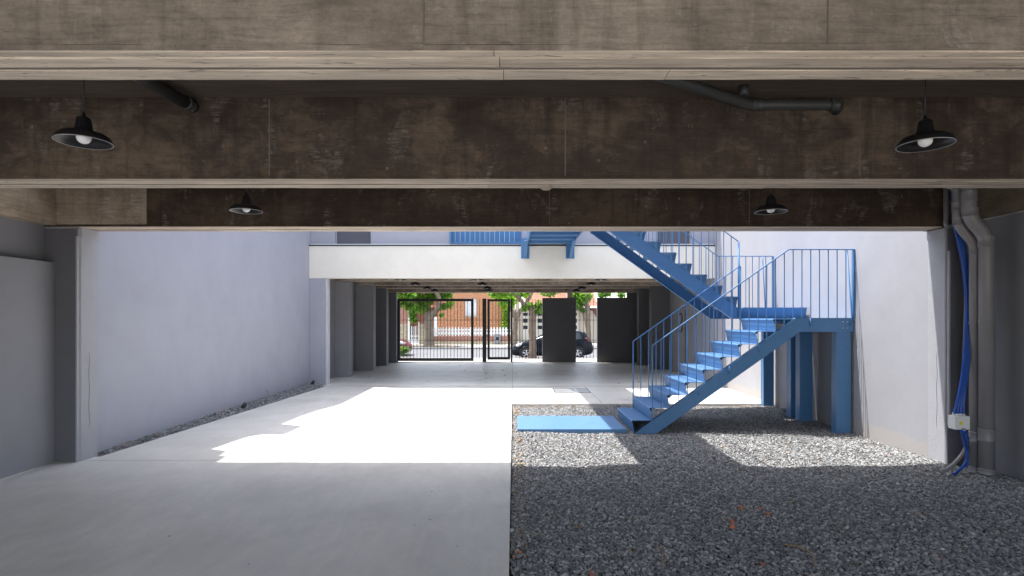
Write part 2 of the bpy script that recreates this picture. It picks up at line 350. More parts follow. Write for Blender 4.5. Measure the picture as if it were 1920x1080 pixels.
# ------------------------------------------------------------------ near block: walls, columns, beams, ceiling
w = thing('garage_wall', 'grey plastered wall at left foreground with a ledge near its top', 'wall', (-5.3, 2.7, 0))
m = MB(); m.prism([(-5.42, 0), (-5.22, 0), (-5.22, 2.27), (-5.235, 2.275), (-5.32, 2.275), (-5.42, 2.275)], 'y', -.5, 6.403); m.build('lower_wall', plaster('garage_plaster', (.28, .28, .30), .06, .25), w)
m = MB(); m.box(-5.42, -5.33, -.5, 6.403, 2.277, 3.26); m.build('upper_wall', M_neard, w)
m = MB(); m.box(5.25, 5.45, -.5, 6.403, -.1, 3.26); tag(m.build('garage_wall', M_neard), 'dark grey plastered wall at right foreground behind the drain pipes', 'wall')
def column(x0, x1, y0, y1, z0, z1, mt, label, nm='column', jit=.006, group=None):
    m = MB(); n = 26; k = 0; rnd = random.Random(label)
    ch = .012
    for i in range(n+1):
        z = z0+(z1-z0)*i/n; ring = []
        for (cx, cy, sx, sy) in ((x0, y0, 1, 1), (x1, y0, -1, 1), (x1, y1, -1, -1), (x0, y1, 1, -1)):
            j = rnd.uniform(0, jit); ring += [(cx+sx*(ch+j), cy, z), (cx, cy+sy*(ch+j), z)] if (sx*sy > 0) == (sx > 0) and False else []
        j = [rnd.uniform(0, jit) for _ in range(8)]
        m.v += [(x0+ch+j[0], y0, z), (x1-ch-j[1], y0, z), (x1, y0+ch+j[2], z), (x1, y1-ch-j[3], z), (x1-ch-j[4], y1, z), (x0+ch+j[5], y1, z), (x0, y1-ch-j[6], z), (x0, y0+ch+j[7], z)]
    for i in range(n):
        for q in range(8): r = (q+1) % 8; m.face((i*8+q, i*8+r, i*8+8+r, i*8+8+q))
    m.face(range(7, -1, -1)); m.face(range(n*8, n*8+8))
    return tag(m.build(nm, mt), label, 'column', group)
M_colfront = plaster('shaded_front_concrete', (.135, .135, .15), .07, .5)  # column fronts face away from the light; that shade is put into this colour
def two_face_column(x0, x1, side, label):
    root = thing('column', label, 'column', ((x0+x1)/2, 6.55, 0))
    a = column(x0, x1, 6.425, 6.715, -.15, 2.675, M_col, 'shaft'+label); a.name = 'shaft'; a.parent = root; a.location = a.location-ORG['column' if side < 0 else root.name]
    for k in ('label', 'category'): del a[k]
    m = MB(); xi = x1 if side < 0 else x0
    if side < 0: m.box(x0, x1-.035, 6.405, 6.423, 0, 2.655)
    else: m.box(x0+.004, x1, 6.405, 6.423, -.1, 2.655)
    m.build('shaded_front', M_colfront, root)  # dark sheet carrying the painted shade of the front
    m = MB()
    if side < 0: m.box(xi-.05, xi+.008, 6.44, 6.712, 2.56, 2.668)
    else: m.box(xi-.008, xi+.05, 6.44, 6.712, 2.56, 2.668)
    m.build('cap', M_col, root, bevel=.004)
    m = MB()
    if side < 0: m.box(xi-.032, xi-.012, 6.395, 6.424, .0, 2.57)
    else: m.box(xi-.002, xi+.02, 6.38, 6.40, .42, 2.4)
    m.build('formwork_ridge', M_col, root, bevel=.003)
    m = MB(); pts = [(xi+side*-.0015, 6.56+.006*math.sin(k*1.3), .35+k*.075) for k in range(13)]; m.tube(pts, [.0004]+[.0016]*11+[.0004], 4); m.build('crack', M_shut, root)
    return root
two_face_column(-5.45, -4.945, -1, 'left front concrete column of the near garage with its side lit')
two_face_column(4.93, 5.25, 1, 'right front concrete column of the near garage beside the drain pipes')
def beam(y0, y1, zb, zt, x0, x1, face, label, seams=(), joints=(), pale=None, rnd=1, lip=True):
    root = thing('concrete_beam', label, 'beam', ((x0+x1)/2, (y0+y1)/2, zb)); r = random.Random(rnd)
    m = MB(); m.box(x0, x1, y0, y1, zb+.018, zt); m.m = 1
    for s, wd in seams: m.box(s-wd/2, s+wd/2, y0-.003, y0, zb+.03, zt-.01)
    m.build('web', [face, M_seam], root)
    if pale: q = MB(); q.box(x0, pale, y0-.004, y0-.0005, zb+.018, zt); q.build('pale_panel', M_face_l, root)
    d = y1-y0; rows = [(0, .20, .003), (.215, .56, .001), (.63, 1, 0)]
    bd = MB(); gm = MB(); gm.box(x0, x1, y0+d*.575, y0+d*.615, zb+.004, zb+.0175); gm.build('soffit_groove', M_seam, root)
    vals = []
    for (a, b_, dz) in rows:
        js = [x0]+[j+r.uniform(-.02, .02) for j in joints]+([r.uniform(x0, x1) for _ in range(2)] if a < .5 else [r.uniform(x0, x1)])+[x1]; js.sort()
        for p, q in zip(js[:-1], js[1:]):
            zz = zb+dz+r.uniform(0, .003); tone = r.random(); n_ = max(1, int((q-p)/.09)); k = len(bd.v); jb_ = [0, 0, 0]
            for i in range(n_+1):                     # uneven cast edges
                x = p+.0015+(q-p-.003)*i/n_; jb_ = [u*.6+r.gauss(0, .0011) for u in jb_]
                bd.v += [(x, y0+d*a+jb_[0], zz+.0025+abs(jb_[0])), (x, y0+d*a+.006, zz+jb_[1]*.4), (x, y0+d*b_-.006, zz+jb_[2]*.5), (x, y0+d*b_+jb_[2], zz+.002+abs(jb_[2])), (x, y0+d*b_, zb+.0175), (x, y0+d*a, zb+.0175)]
            for i in range(n_):
                for e in range(6): f_ = (e+1) % 6; bd.face((k+i*6+e, k+i*6+f_, k+i*6+6+f_, k+i*6+6+e)); vals.append(tone)
            bd.face((k, k+1, k+2, k+3, k+4, k+5)); bd.face([k+n_*6+e for e in range(5, -1, -1)]); vals += [tone]*2
    bo = bd.build('soffit_boards', M_board, root, recalc=False)
    at = bo.data.attributes.new('board', 'FLOAT', 'FACE'); at.data.foreach_set('value', np.array(vals, dtype=np.float32))
    if lip:
        lp = MB(); xs = sorted([x0]+[r.uniform(x0, x1) for _ in range(3)]+[x1])
        for p, q in zip(xs[:-1], xs[1:]):
            h_ = r.uniform(.026, .032); n_ = max(1, int((q-p)/.1)); k = len(lp.v)
            for i in range(n_+1):
                x = p+(q-p)*i/n_; e_ = r.gauss(0, .0009); lp.v += [(x, y0-.001, zb+.006), (x, y0-.007, zb+.009+e_), (x, y0-.006, zb+h_+r.gauss(0, .001)), (x, y0-.001, zb+h_+.003)]
            for i in range(n_):
                for e in range(4): f_ = (e+1) % 4; lp.face((k+i*4+e, k+i*4+f_, k+i*4+4+f_, k+i*4+4+e))
        lp.build('edge_strip', face, root)
    return root
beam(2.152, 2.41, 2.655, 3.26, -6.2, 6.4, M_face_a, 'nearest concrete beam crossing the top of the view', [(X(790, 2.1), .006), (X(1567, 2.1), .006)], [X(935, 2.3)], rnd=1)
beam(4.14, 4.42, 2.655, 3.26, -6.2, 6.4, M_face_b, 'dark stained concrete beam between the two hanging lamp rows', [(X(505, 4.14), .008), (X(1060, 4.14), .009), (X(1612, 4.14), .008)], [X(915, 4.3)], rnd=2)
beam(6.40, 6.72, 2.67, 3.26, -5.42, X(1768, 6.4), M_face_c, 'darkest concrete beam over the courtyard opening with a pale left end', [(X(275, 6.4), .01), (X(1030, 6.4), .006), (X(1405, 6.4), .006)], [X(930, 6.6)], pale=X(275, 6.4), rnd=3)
for y in (-.35,): beam(y-.15, y+.14, 2.655, 3.26, -5.4, 5.4, M_face_a, 'rear edge beam of the near garage behind the viewer', (), (0.,), rnd=5)
m = MB(); m.box(X(1768, 6.4)+.002, 5.3, 6.46, 6.72, 2.67, 3.26); tag(m.build('concrete_infill', M_face_c), 'dark recessed concrete end above the right column', 'wall')
m = MB(); m.box(-5.42, -5.19, 4.42, 6.398, 2.69, 3.26); tag(m.build('concrete_beam', M_face_l, bevel=.006), 'pale side beam running along the left wall top', 'beam')
sb = thing('concrete_beam', 'pale side beam along the right wall with a thin white conduit under it', 'beam', (5.34, 5.4, 2.74))
m = MB(); m.box(5.245, 5.45, 4.42, 6.398, 2.745, 3.262); m.build('web', form_concrete('brown_formed_concrete', (.13, .10, .07), (.20, .155, .11), (.28, .22, .165), (.36, .32, .27), 6.), sb, bevel=.006)
m = MB(); m.tube([(5.235, 4.45, 2.735), (5.235, 6.39, 2.735)], .008); m.build('conduit', M_white, sb)
m = MB(); m.box(-5.45, 5.45, -.5, 6.715, 3.262, 3.46); tag(m.build('ceiling_slab', M_ceil), 'stained concrete ceiling slab of the near garage', 'ceiling')
m = MB(); m.box(-5.4, 5.45, 6.42, 6.715, 3.465, 7.2); tag(m.build('building_wall', M_wall), 'upper storey wall above the near garage', 'wall')

# courtyard side walls
WT = [(13.2+.68, 5.5), (10.67+.66, 5.55), (9.81+.6, 4.88), (9.32+.56, 4.69), (8.69+.56, 4.62), (8.62+.70, 5.81), (7.92+.70, 5.75), (7.90+.56, 4.72), (7.77+.52, 4.34), (7.04+.48, 4.0), (7.06+.56, 4.72), (6.71+.58, 4.88), (6.71+.62, 5.2), (6.725, 5.3)]
WT = [(14.1, 5.5)]+[(y, z) for y, z in WT]
fix = []; last = 99
for y, z in WT: y = min(y, last-.004); last = y; fix.append((y, z))
m = MB(); m.prism([(14.1, -.15)]+fix+[(6.725, -.15)], 'x', XL-.25, XL); tag(m.build('courtyard_wall', M_wall), 'shaded lavender grey wall along the left of the courtyard', 'wall')
m = MB(); m.box(XR, XR+.25, 6.725, YG, -.15, 6.2); tag(m.build('courtyard_wall', M_wallr), 'sunlit pale wall along the right of the courtyard behind the stair', 'wall')

# ------------------------------------------------------------------ far block
m = MB(); m.box(XL+.002, XR-.002, YF, YF+.22, 2.617, 3.415); fa = thing('fascia', 'cream plastered band across the far block above the garage opening', 'fascia', (0, YF, 2.6)); m.build('band', M_cream, fa, bevel=.006)
m = MB(); m.box(XL+.003, XR-.003, YF-.015, YF+.2, 3.417, 3.44); m.build('flashing', M_black, fa)
m = MB(); m.box(XL+.004, XR-.004, YF+.06, YF+.2, 3.442, 3.475); m.build('sill_strip', M_white, fa)
bw = thing('building_wall', 'lavender upper wall of the far block above the cream band', 'wall', (0, YF+.25, 3.44))
wx = [(X(628, YF+.1), X(696, YF+.1)), (X(845, YF+.1), X(978, YF+.1)), (X(1232, YF+.1), X(1297, YF+.1))]
m = MB(); px_ = XL+.004
for a, c in wx: m.box(px_, a, YF+.08, YF+.3, 3.476, 5.6); px_ = c
m.box(px_, XR-.004, YF+.08, YF+.3, 3.476, 5.6); m.box(XL+.004, XR-.004, YF+.08, YF+.3, 5.602, 7.6); m.build('plaster_face', M_wall, bw)
for a, c in (wx[0], wx[2]):
    f = MB(); f.box(a, c, YF+.2, YF+.24, 3.48, 5.6); f = f.build('window', M_shut, bw)
    q = MB(); q.box(a, a+.03, YF+.17, YF+.2, 3.48, 5.6); q.box(c-.03, c, YF+.17, YF+.2, 3.48, 5.6); q.build('frame', M_galv, f)
dr = thing('balcony_door', 'blue double door above the cream band behind the railing', 'door', ((wx[1][0]+wx[1][1])/2, YF+.2, 3.48))
a, c = wx[1]; mid = (a+c)/2
for p, q in ((a+.0, mid-.004), (mid+.004, c)):
    m = MB(); m.box(p, q, YF+.16, YF+.20, 3.48, 5.6); m.box(p, p+.07, YF+.14, YF+.16, 3.48, 5.6); m.box(q-.07, q, YF+.14, YF+.16, 3.48, 5.6); m.box(p+.07, q-.07, YF+.14, YF+.16, 3.48, 3.56); m.build('leaf', M_blue, dr, bevel=.003)
rl = thing('balcony_railing', 'blue railing of thin bars in front of the blue door', 'railing', ((a+c)/2, YF+.03, 3.48))
m = MB(); m.box(a-.02, c, YF+.02, YF+.045, 3.49, 3.51); m.build('bottom_rail', M_blue, rl)
m = MB(); m.box(a-.02, c, YF+.02, YF+.045, 4.47, 4.49); m.build('top_rail', M_blue, rl)
m = MB(); m.box(a-.02, a+.02, YF+.015, YF+.05, 3.49, 4.46); m.build('end_post', M_blue, rl)
m = MB(); m.tube([(a+.12, YF+.033, 3.511), (a+.12, YF+.033, 4.469)], .008, 6); b0 = m.build('bar', plain('pale_blue_paint', (.34, .55, .75), .4), rl)
for i in range(1, 13): clone(b0, i*.122)
m = MB(); m.box(XL, XR+.2, YF+.32, YG-.2, 3.24, 3.40); tag(m.build('ceiling_slab', M_ceil), 'concrete ceiling slab of the far garage', 'ceiling')
m = MB(); m.box(XL, XR, YG-.2, YG+.1, 3.0, 7.4); tag(m.build('building_wall', M_wall), 'street side upper wall of the far block', 'wall')
m = MB(); m.box(XL-.3, -4.95, 14.102, YG, -.1, 3.238); tag(m.build('garage_wall', M_pil), 'left side wall of the far garage behind the pilasters', 'wall')
m = MB(); m.box(XL+.003, X(610.5, YF)-.0, YF+.004, YF+.24, -.1, 2.615)
pr = thing('pier', 'lavender pier under the left end of the cream band', 'pier', (-4.85, YF+.1, 0)); m.build('shaft', M_wall, pr, bevel=.006)
m = MB(); m.box(X(610.5, YF)+.001, X(610.5, YF)+.03, YF+.03, YF+.235, 0, 2.612); m.build('side_render', plain('white_render', (.6, .6, .62), .8), pr)
M_farb = form_concrete('brown_far_concrete', (.16, .12, .09), (.36, .29, .23), (.52, .44, .37), (.6, .54, .48), 9.)
farb = [(15.6, 15.9), (17.65, 17.95), (19.35, 19.62), (20.55, 20.8)]
nm = ['first', 'second', 'third', 'last']
for i, (y0, y1) in enumerate(farb):
    bz = 2.655 if i < 3 else 2.56
    o = beam(y0, y1, bz, 3.24, -4.95, 4.965, M_farb, f'{nm[i]} concrete beam behind the cream band in the far garage', (), (X(900, y0),), rnd=20+i, lip=False)
    if i == 0: root0 = o
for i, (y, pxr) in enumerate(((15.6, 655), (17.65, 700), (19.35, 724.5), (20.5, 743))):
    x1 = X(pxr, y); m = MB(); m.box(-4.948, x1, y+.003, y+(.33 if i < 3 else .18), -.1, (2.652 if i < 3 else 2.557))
    tag(m.build('pilaster', M_pil if i < 2 else plaster('shaded_grey_plaster', (.16, .16, .175), .05, .2), bevel=.004), f'{nm[i]} grey pilaster from the courtyard along the left of the far garage', 'pilaster', 'pilasters of the far garage')  # inner two darker: the garage's shade is put into their colour
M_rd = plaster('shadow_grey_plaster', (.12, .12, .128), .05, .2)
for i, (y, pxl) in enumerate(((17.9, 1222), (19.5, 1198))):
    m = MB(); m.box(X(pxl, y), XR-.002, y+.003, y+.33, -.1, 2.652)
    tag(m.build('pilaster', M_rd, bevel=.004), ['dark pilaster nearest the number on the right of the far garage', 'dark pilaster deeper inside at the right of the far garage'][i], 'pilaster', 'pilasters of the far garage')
# door panel with the number 3
dd = thing('side_door', 'flush grey door in the right wall marked with a thin black 3', 'door', (XR, 17, 0))
m = MB(); m.box(XR-.012, XR-.001, 16.31, 17.75, .02, 1.84); m.build('panel', M_wallr, dd)
m = MB(); m.box(XR-.014, XR-.0005, 16.28, 16.307, .02, 1.86); m.build('edge_strip', M_black, dd)
m = MB(); pts = []
cy0, rr = 16.70, .12
for k in range(15):
    a_ = R(215-250*k/14-0); pts.append((XR-.016, cy0+.11*math.cos(R(200-(k/14)*250))*1.0, 1.65+.13*math.sin(R(150-(k/14)*240))))
def arc(cz, a0, a1, n=14): return [(XR-.018, cy0-(.17*math.cos(R(a0+(a1-a0)*k/n))), cz+.135*math.sin(R(a0+(a1-a0)*k/n))) for k in range(n+1)]
m.tube(arc(1.635, 150, -90), .018, 6); m.tube(arc(1.365, 90, -150), .018, 6); m.build('number', M_black, dd)
# dark wall panels at the street
m = MB(); m.box(X(1017, YG), X(1080, YG), YG, YG+.18, 0, 2.375); tag(m.build('wall_panel', M_dark, bevel=.004), 'free-standing charcoal wall panel in the middle of the street front', 'wall')
m = MB(); m.box(X(1120, YG), XR-.002, YG, YG+.18, 0, 2.385); tag(m.build('wall_panel', M_dark, bevel=.004), 'wide charcoal wall panel at the right end of the street front', 'wall')
m = MB(); m.box(X(1064, YG+.05), X(1073, YG+.05), YG+.05, YG+.16, 2.377, 2.56)
tag(m.build('stub_post', M_beige), 'small concrete stub standing on the middle charcoal panel', 'post')
m = MB(); m.box(X(1176, YG), XR-.003, YG+.05, YG+.16, 2.387, 2.56)
tag(m.build('infill_block', M_dark), 'dark infill block on the right end of the wide charcoal panel', 'post')

# gate, door and mesh panels at the street
def gate(name, label, cat, xa, xb, zb, zt, fr, step, hb=(1.56, .82), extra=None, y=YG+.06, frame=True):
    root = thing(name, label, cat, ((xa+xb)/2, y, 0))
    if frame:
        m = MB(); m.box(xa, xa+fr, y-.03, y+.03, zb, zt); m.box(xb-fr, xb, y-.03, y+.03, zb, zt); m.box(xa+fr, xb-fr, y-.029, y+.029, zt-fr, zt); m.box(xa+fr, xb-fr, y-.029, y+.029, zb, zb+fr*1.15); m.build('frame', M_black, root)
    n = max(1, int(round((xb-xa-2*fr)/step))); st = (xb-xa-2*fr)/n
    m = MB(); m.box(xa+fr+st-.008, xa+fr+st+.008, y-.007, y+.007, zb+fr*(1.15 if frame else 0), zt-(fr if frame else 0)); b0 = m.build('bar', M_black, root)
    for i in range(2, n): clone(b0, (i-1)*st)
    for h in hb:
        m = MB(); m.box(xa+fr, xb-fr, y-.012, y-.0071, h-.008, h+.008); m.build('cross_bar', M_black, root)
    return root
GX = lambda px: X(px, YG+.06)
gate('driveway_gate', 'wide black barred gate at the left of the street front', 'gate', GX(745.5), GX(888), .05, 2.345, .095, .122)
gate('fence_panel', 'narrow black bar panel between the driveway gate and the post', 'fence', GX(888.3), GX(904.5), .09, 2.33, .012, .115, frame=False)
m = MB(); m.box(GX(904.7), GX(912), YG, YG+.12, 0, 2.35); tag(m.build('gate_post', M_black), 'thick black post beside the pedestrian gate', 'post')
pg = gate('pedestrian_gate', 'single black barred pedestrian gate with a round lock', 'gate', GX(914), GX(956.5), .10, 2.33, .085, .11)
m = MB(); m.lathe([(0, -.02), (.035, -.015), (.035, .01), (0, .012)], (GX(913.5), YG-.01, 1.0), 12, 'y'); m.build('lock', M_galv, pg)
m = MB(); m.box(GX(957.5), GX(961), YG, YG+.12, 0, 2.35); tag(m.build('gate_post', M_black), 'thin black hinge post right of the pedestrian gate', 'post')
gate('fence_panel', 'black bar panel between hinge post and middle charcoal panel', 'fence', GX(961), GX(1016.5), .09, 2.33, .01, .12, frame=False)
gate('fence_panel', 'black bar panel in the gap between the two charcoal panels', 'fence', GX(1080.5), GX(1119.5), .09, 2.33, .01, .12, frame=False)
m = MB(); m.box(GX(747), GX(1120), YG-.005, YG+.1, 0.0, .02); tag(m.build('gate_track', M_galv), 'low steel track along the floor under the gates', 'track')
m = MB(); m.box(GX(741.5), GX(746.5), YG-.02, YG+.1, 0, 2.2); m.build_ = None
tag(m.build('gate_post', M_black), 'black post against the last left pilaster', 'post')

# ------------------------------------------------------------------ pendant lamps
def lamp():
    root = thing('pendant_lamp', 'x', 'lamp', (0, 0, 0))
    m = MB(); m.lathe([(.149, -.118), (.148, -.112), (.139, -.088), (.116, -.068), (.085, -.060), (.052, -.056), (.049, -.052), (.037, .025), (.030, .031), (.012, .035), (.009, .055), (.004, .065)], (0, 0, .118), 40)
    m.lathe([(.149, -.118), (.145, -.118), (.135, -.092), (.112, -.073), (.085, -.066), (.048, -.061), (.03, -.06), (.0, -.06)], (0, 0, .118), 40)
    m.build('shade', M_black, root, recalc=False)
    m = MB(); m.lathe([(.1455, 0), (.149, -.0018), (.1503, .001), (.149, .003), (.1455, .0025)], (0, 0, 0), 40); m.build('rim', plain('worn_rim', (.35, .35, .35), .4), root)
    m = MB(); m.lathe([(0.0, -.010)]+[(.039*math.sin(R(a)), .029-.039*math.cos(R(a))) for a in range(12, 150, 12)]+[(.014, .075)], (0, 0, 0), 24); m.build('bulb', M_bulb, root)
    m = MB(); m.tube([(0, 0, .17), (0, 0, .55)], .0035, 6); m.build('cord', M_black, root)
    return root
L0 = lamp(); first = True
LP = [(157, 3.40, 2.70, 'near'), (1735, 3.40, 2.682, 'near'), (461.5, 5.45, 2.672, 'second'), (1445.5, 5.45, 2.665, 'second')]
lab = ['large black pendant lamp nearest the viewer at left', 'large black pendant lamp nearest the viewer at right', 'smaller black pendant lamp further back at left above the opening', 'smaller black pendant lamp further back at right above the opening']
for i, (p, D, z, s) in enumerate(LP):
    o = L0 if i == 0 else copy_tree(L0); o.location = (X(p, D), D, z); o['label'] = lab[i]; o['group'] = 'black pendant lamps'
rows = [(14.35, (750, 896, 1127), 524, 'first'), (16.4, (779, 904.6, 1108), 533, 'second'), (18.6, (801, 914, 1091), 540.5, 'third'), (20.15, (815, 915.5, 1081), 545.5, 'last')]
for D, xs, y, rn in rows:
    for p, side in zip(xs, ('left', 'middle', 'right')):
        o = copy_tree(L0); o.location = (X(p, D), D, Z(y, D)-.015); o['label'] = f'{side} black pendant lamp in the {rn} row of the far garage'; o['group'] = 'black pendant lamps'

# ------------------------------------------------------------------ drain pipes on the ceiling and at the right
def pipe(name, label, path, r, collars=(), cat='pipe', mt=None, group=None):
    root = thing(name, label, cat, path[0], group); pts = [Vector(p) for p in path]; sm = [pts[0]]
    for i in range(1, len(pts)-1):                               # rounded elbows
        a, b_, c = pts[i-1], pts[i], pts[i+1]; d1 = (a-b_).normalized(); d2 = (c-b_).normalized(); L = min(r*1.6, (a-b_).length*.45, (c-b_).length*.45)
        p0, p1 = b_+d1*L, b_+d2*L
        for k in range(6): t_ = k/5; sm.append(p0*(1-t_)**2+b_*2*t_*(1-t_)+p1*t_*t_)
    sm.append(pts[-1]); m = MB(); m.tube(sm, r, 20); m.build('tube', mt or M_pipe, root)
    for (c, d, ln) in collars:
        c, d = Vector(c), Vector(d).normalized(); m = MB()
        m.tube([c-d*ln/2, c-d*(ln/2-.004), c-d*(ln/2-.012), c+d*(ln/2-.012), c+d*(ln/2-.004), c+d*ln/2], [r+.002, r+.009, r+.004, r+.004, r+.009, r+.002], 20); m.build('collar', mt or M_pipe, root)
    return root
M_pipec = plain('dark_grey_plastic', (.055, .056, .056), .45)  # darker grey than the standing pipes
pipe('drain_pipe', 'grey drain pipe on the ceiling at left entering the dark beam', [(X(345, 4.14)-.06, 2.42, 3.19), (X(362, 4.14), 4.14, 3.19)], .045, [((X(362, 4.14)-.004, 4.08, 3.19), (0, 1, 0), .07)], mt=M_pipec)
zp = 3.165
pipe('drain_pipe', 'grey bent drain pipe on the ceiling at right turning along the beam', [(-.62, 2.6, 3.19), (X(1403, 4.04), 4.03, zp), (X(1545, 4.04), 4.03, zp), (X(1574, 4.04), 4.05, zp), (X(1574, 4.04)+.03, 4.14, zp)], .037, [((X(1418, 4.04), 4.03, zp), (1, 0, 0), .07), ((X(1562, 4.04), 4.03, zp), (1, 0, 0), .06)], mt=M_pipec)
pipe('pipe_stub', 'short dark pipe stub coming down from the ceiling by the bent pipe', [(X(1393, 3.95), 3.93, 3.26), (X(1393, 3.95), 3.93, 3.19)], .034, mt=M_pipec)
D2 = 5.98
pipe('drain_pipe', 'thick grey drain pipe standing nearest the right foreground wall', [(X(1775, D2), D2, 3.2), (X(1817, D2), D2, 3.10), (X(1817, D2), D2, 2.71), (X(1850, D2), D2, 2.50), (X(1850, D2), D2, -.1)], .069,
     [((X(1817, D2), D2, 2.93), (0, 0, 1), .12), ((X(1819, D2), D2, 2.76), (0, 0, 1), .1), ((X(1849, D2), D2, 2.45), (0, 0, 1), .12), ((X(1850, D2), D2, Z(815, D2)), (0, 0, 1), .13), ((X(1850, D2), D2, Z(883, D2)), (0, 0, 1), .06), ((X(1850, D2), D2, Z(604, D2)), (0, 0, 1), .03)])
D1 = 6.12
pipe('drain_pipe', 'thinner grey drain pipe between the blue conduits and the thick pipe', [(X(1770, D1), D1, 3.12), (X(1796, D1), D1, 3.06), (X(1796, D1), D1, 2.66), (X(1828, D1), D1, 2.44), (X(1828, D1), D1, -.1)], .052,
     [((X(1796, D1), D1, 2.85), (0, 0, 1), .1), ((X(1797, D1), D1, 2.69), (0, 0, 1), .1), ((X(1828, D1), D1, 2.38), (0, 0, 1), .09), ((X(1828, D1), D1, Z(818, D1)), (0, 0, 1), .11), ((X(1828, D1), D1, Z(880, D1)), (0, 0, 1), .06), ((X(1828, D1), D1, Z(606, D1)), (0, 0, 1), .03)])
D3 = 6.34
pipe('thin_pipe', 'thin grey conduit down the beam end above the right column', [(X(1773, D3), D3, 3.2), (X(1773, D3), D3, Z(424, D3)), (X(1790, D3), D3, Z(424, D3))], .022)
pipe('thin_pipe', 'thin pale conduit rising behind the blue conduits', [(X(1817, 6.3), 6.3, Z(455, 6.3)), (X(1812, 6.3), 6.3, Z(520, 6.3)), (X(1806, 6.3), 6.3, Z(700, 6.3)), (X(1803, 6.3), 6.3, Z(790, 6.3))], .014)
# junction box and conduits
DB = 6.05
jb = thing('junction_box', 'small white junction box with a yellow sticker under the blue conduits', 'box', (X(1799, DB), DB, Z(806, DB)))
m = MB(); xa, xb = X(1784, DB), X(1812, DB); m.box(xa, xb, DB-.05, DB+.05, Z(804, DB), Z(779, DB))
jm = m.build('case', M_white, jb, bevel=.006)
m = MB(); m.prism([(X(1792, DB), Z(795, DB)), (X(1797.5, DB), Z(795, DB)), (X(1797.5, DB), Z(790, DB)), (X(1794.7, DB), Z(787.5, DB)), (X(1792, DB), Z(790, DB))], 'y', DB-.0535, DB-.0515); m.build('sticker', M_yellow, jb)
m = MB(); m.box(X(1796, DB), X(1803, DB), DB-.0535, DB-.0515, Z(803, DB), Z(801.5, DB)); m.build('nameplate', M_red, jb)
for k in range(4):
    m = MB(); xx = xa+.022+k*.036; m.lathe([(.013, 0), (.015, .003), (.015, .02), (.012, .03), (.012, .033)], (xx, DB, Z(779, DB)), 10); m.build('gland', M_white, jb)
for k in range(4):
    xx = xa+.022+k*.036; y = DB+.01
    pts = [(xx, DB, Z(776, DB))]
    for q_, dy, zz_ in ((1797+k*3.5, 0, 745), (1806+k*3, .05, 690), (1811+k*2.5, .10, 620), (1812+k*1.5, .13, 560), (1806+k*2.5, .15, 500), (1797+k*3, .17, 455), (1788+k*2.5, .2, 410), (1785+k*2, .2, 340)):
        pts.append((X(q_, y+dy), y+dy, Z(zz_, y+dy)))
    # smooth the run
    P = [Vector(p) for p in pts]; sm = []
    for i in range(len(P)-1):
        p0, p1, p2, p3 = P[max(i-1, 0)], P[i], P[i+1], P[min(i+2, len(P)-1)]
        for q in range(5):
            t_ = q/5; sm.append(.5*((2*p1)+(p2-p0)*t_+(2*p0-5*p1+4*p2-p3)*t_**2+(3*p1-p0-3*p2+p3)*t_**3))
    sm.append(P[-1]); m = MB(); m.tube(sm, .0155, 8)
    tag(m.build('blue_conduit', M_bluec), ['leftmost', 'second from left', 'third from left', 'rightmost'][k]+' of the four blue conduits rising from the white junction box', 'conduit', 'blue conduits above the junction box')
def cable(name, label, pts, r, mt, group=None):
    P = [Vector(p) for p in pts]; sm = []
    for i in range(len(P)-1):
        p0, p1, p2, p3 = P[max(i-1, 0)], P[i], P[i+1], P[min(i+2, len(P)-1)]
        for q in range(6):
            t_ = q/6; sm.append(.5*((2*p1)+(p2-p0)*t_+(2*p0-5*p1+4*p2-p3)*t_**2+(3*p1-p0-3*p2+p3)*t_**3))
    sm.append(P[-1]); m = MB(); m.tube(sm, r, 8); return tag(m.build(name, mt), label, 'conduit', group)
def PP(*a): return [(X(p, D), D, Z(q, D)) for p, q, D in a]
cable('blue_conduit', 'blue conduit looping from the junction box left to the gravel', PP((1803, 806, 6.05), (1808, 830, 6.1), (1813, 850, 6.1), (1810, 868, 6.1), (1800, 880, 6.05), (1788, 890, 6.0)), .0135, M_bluec)
cable('blue_conduit', 'blue conduit dropping behind from the junction box to the gravel', PP((1808, 806, 6.1), (1815, 825, 6.15), (1818, 850, 6.2), (1815, 885, 6.2)), .0125, M_bluec)
cable('grey_hose', 'grey hose bending out of the gravel below the junction box', PP((1811, 838, 6.2), (1804, 852, 6.1), (1790, 868, 6.05), (1776, 880, 6.0), (1762, 884, 5.98)), .02, M_pipe)
cable('thin_cable', 'thin dark cable hanging left below the junction box', PP((1791, 806, 6.1), (1793, 822, 6.15), (1800, 836, 6.2), (1807, 846, 6.2)), .007, plain('dark_blue_cable', (.05, .05, .09), .5))

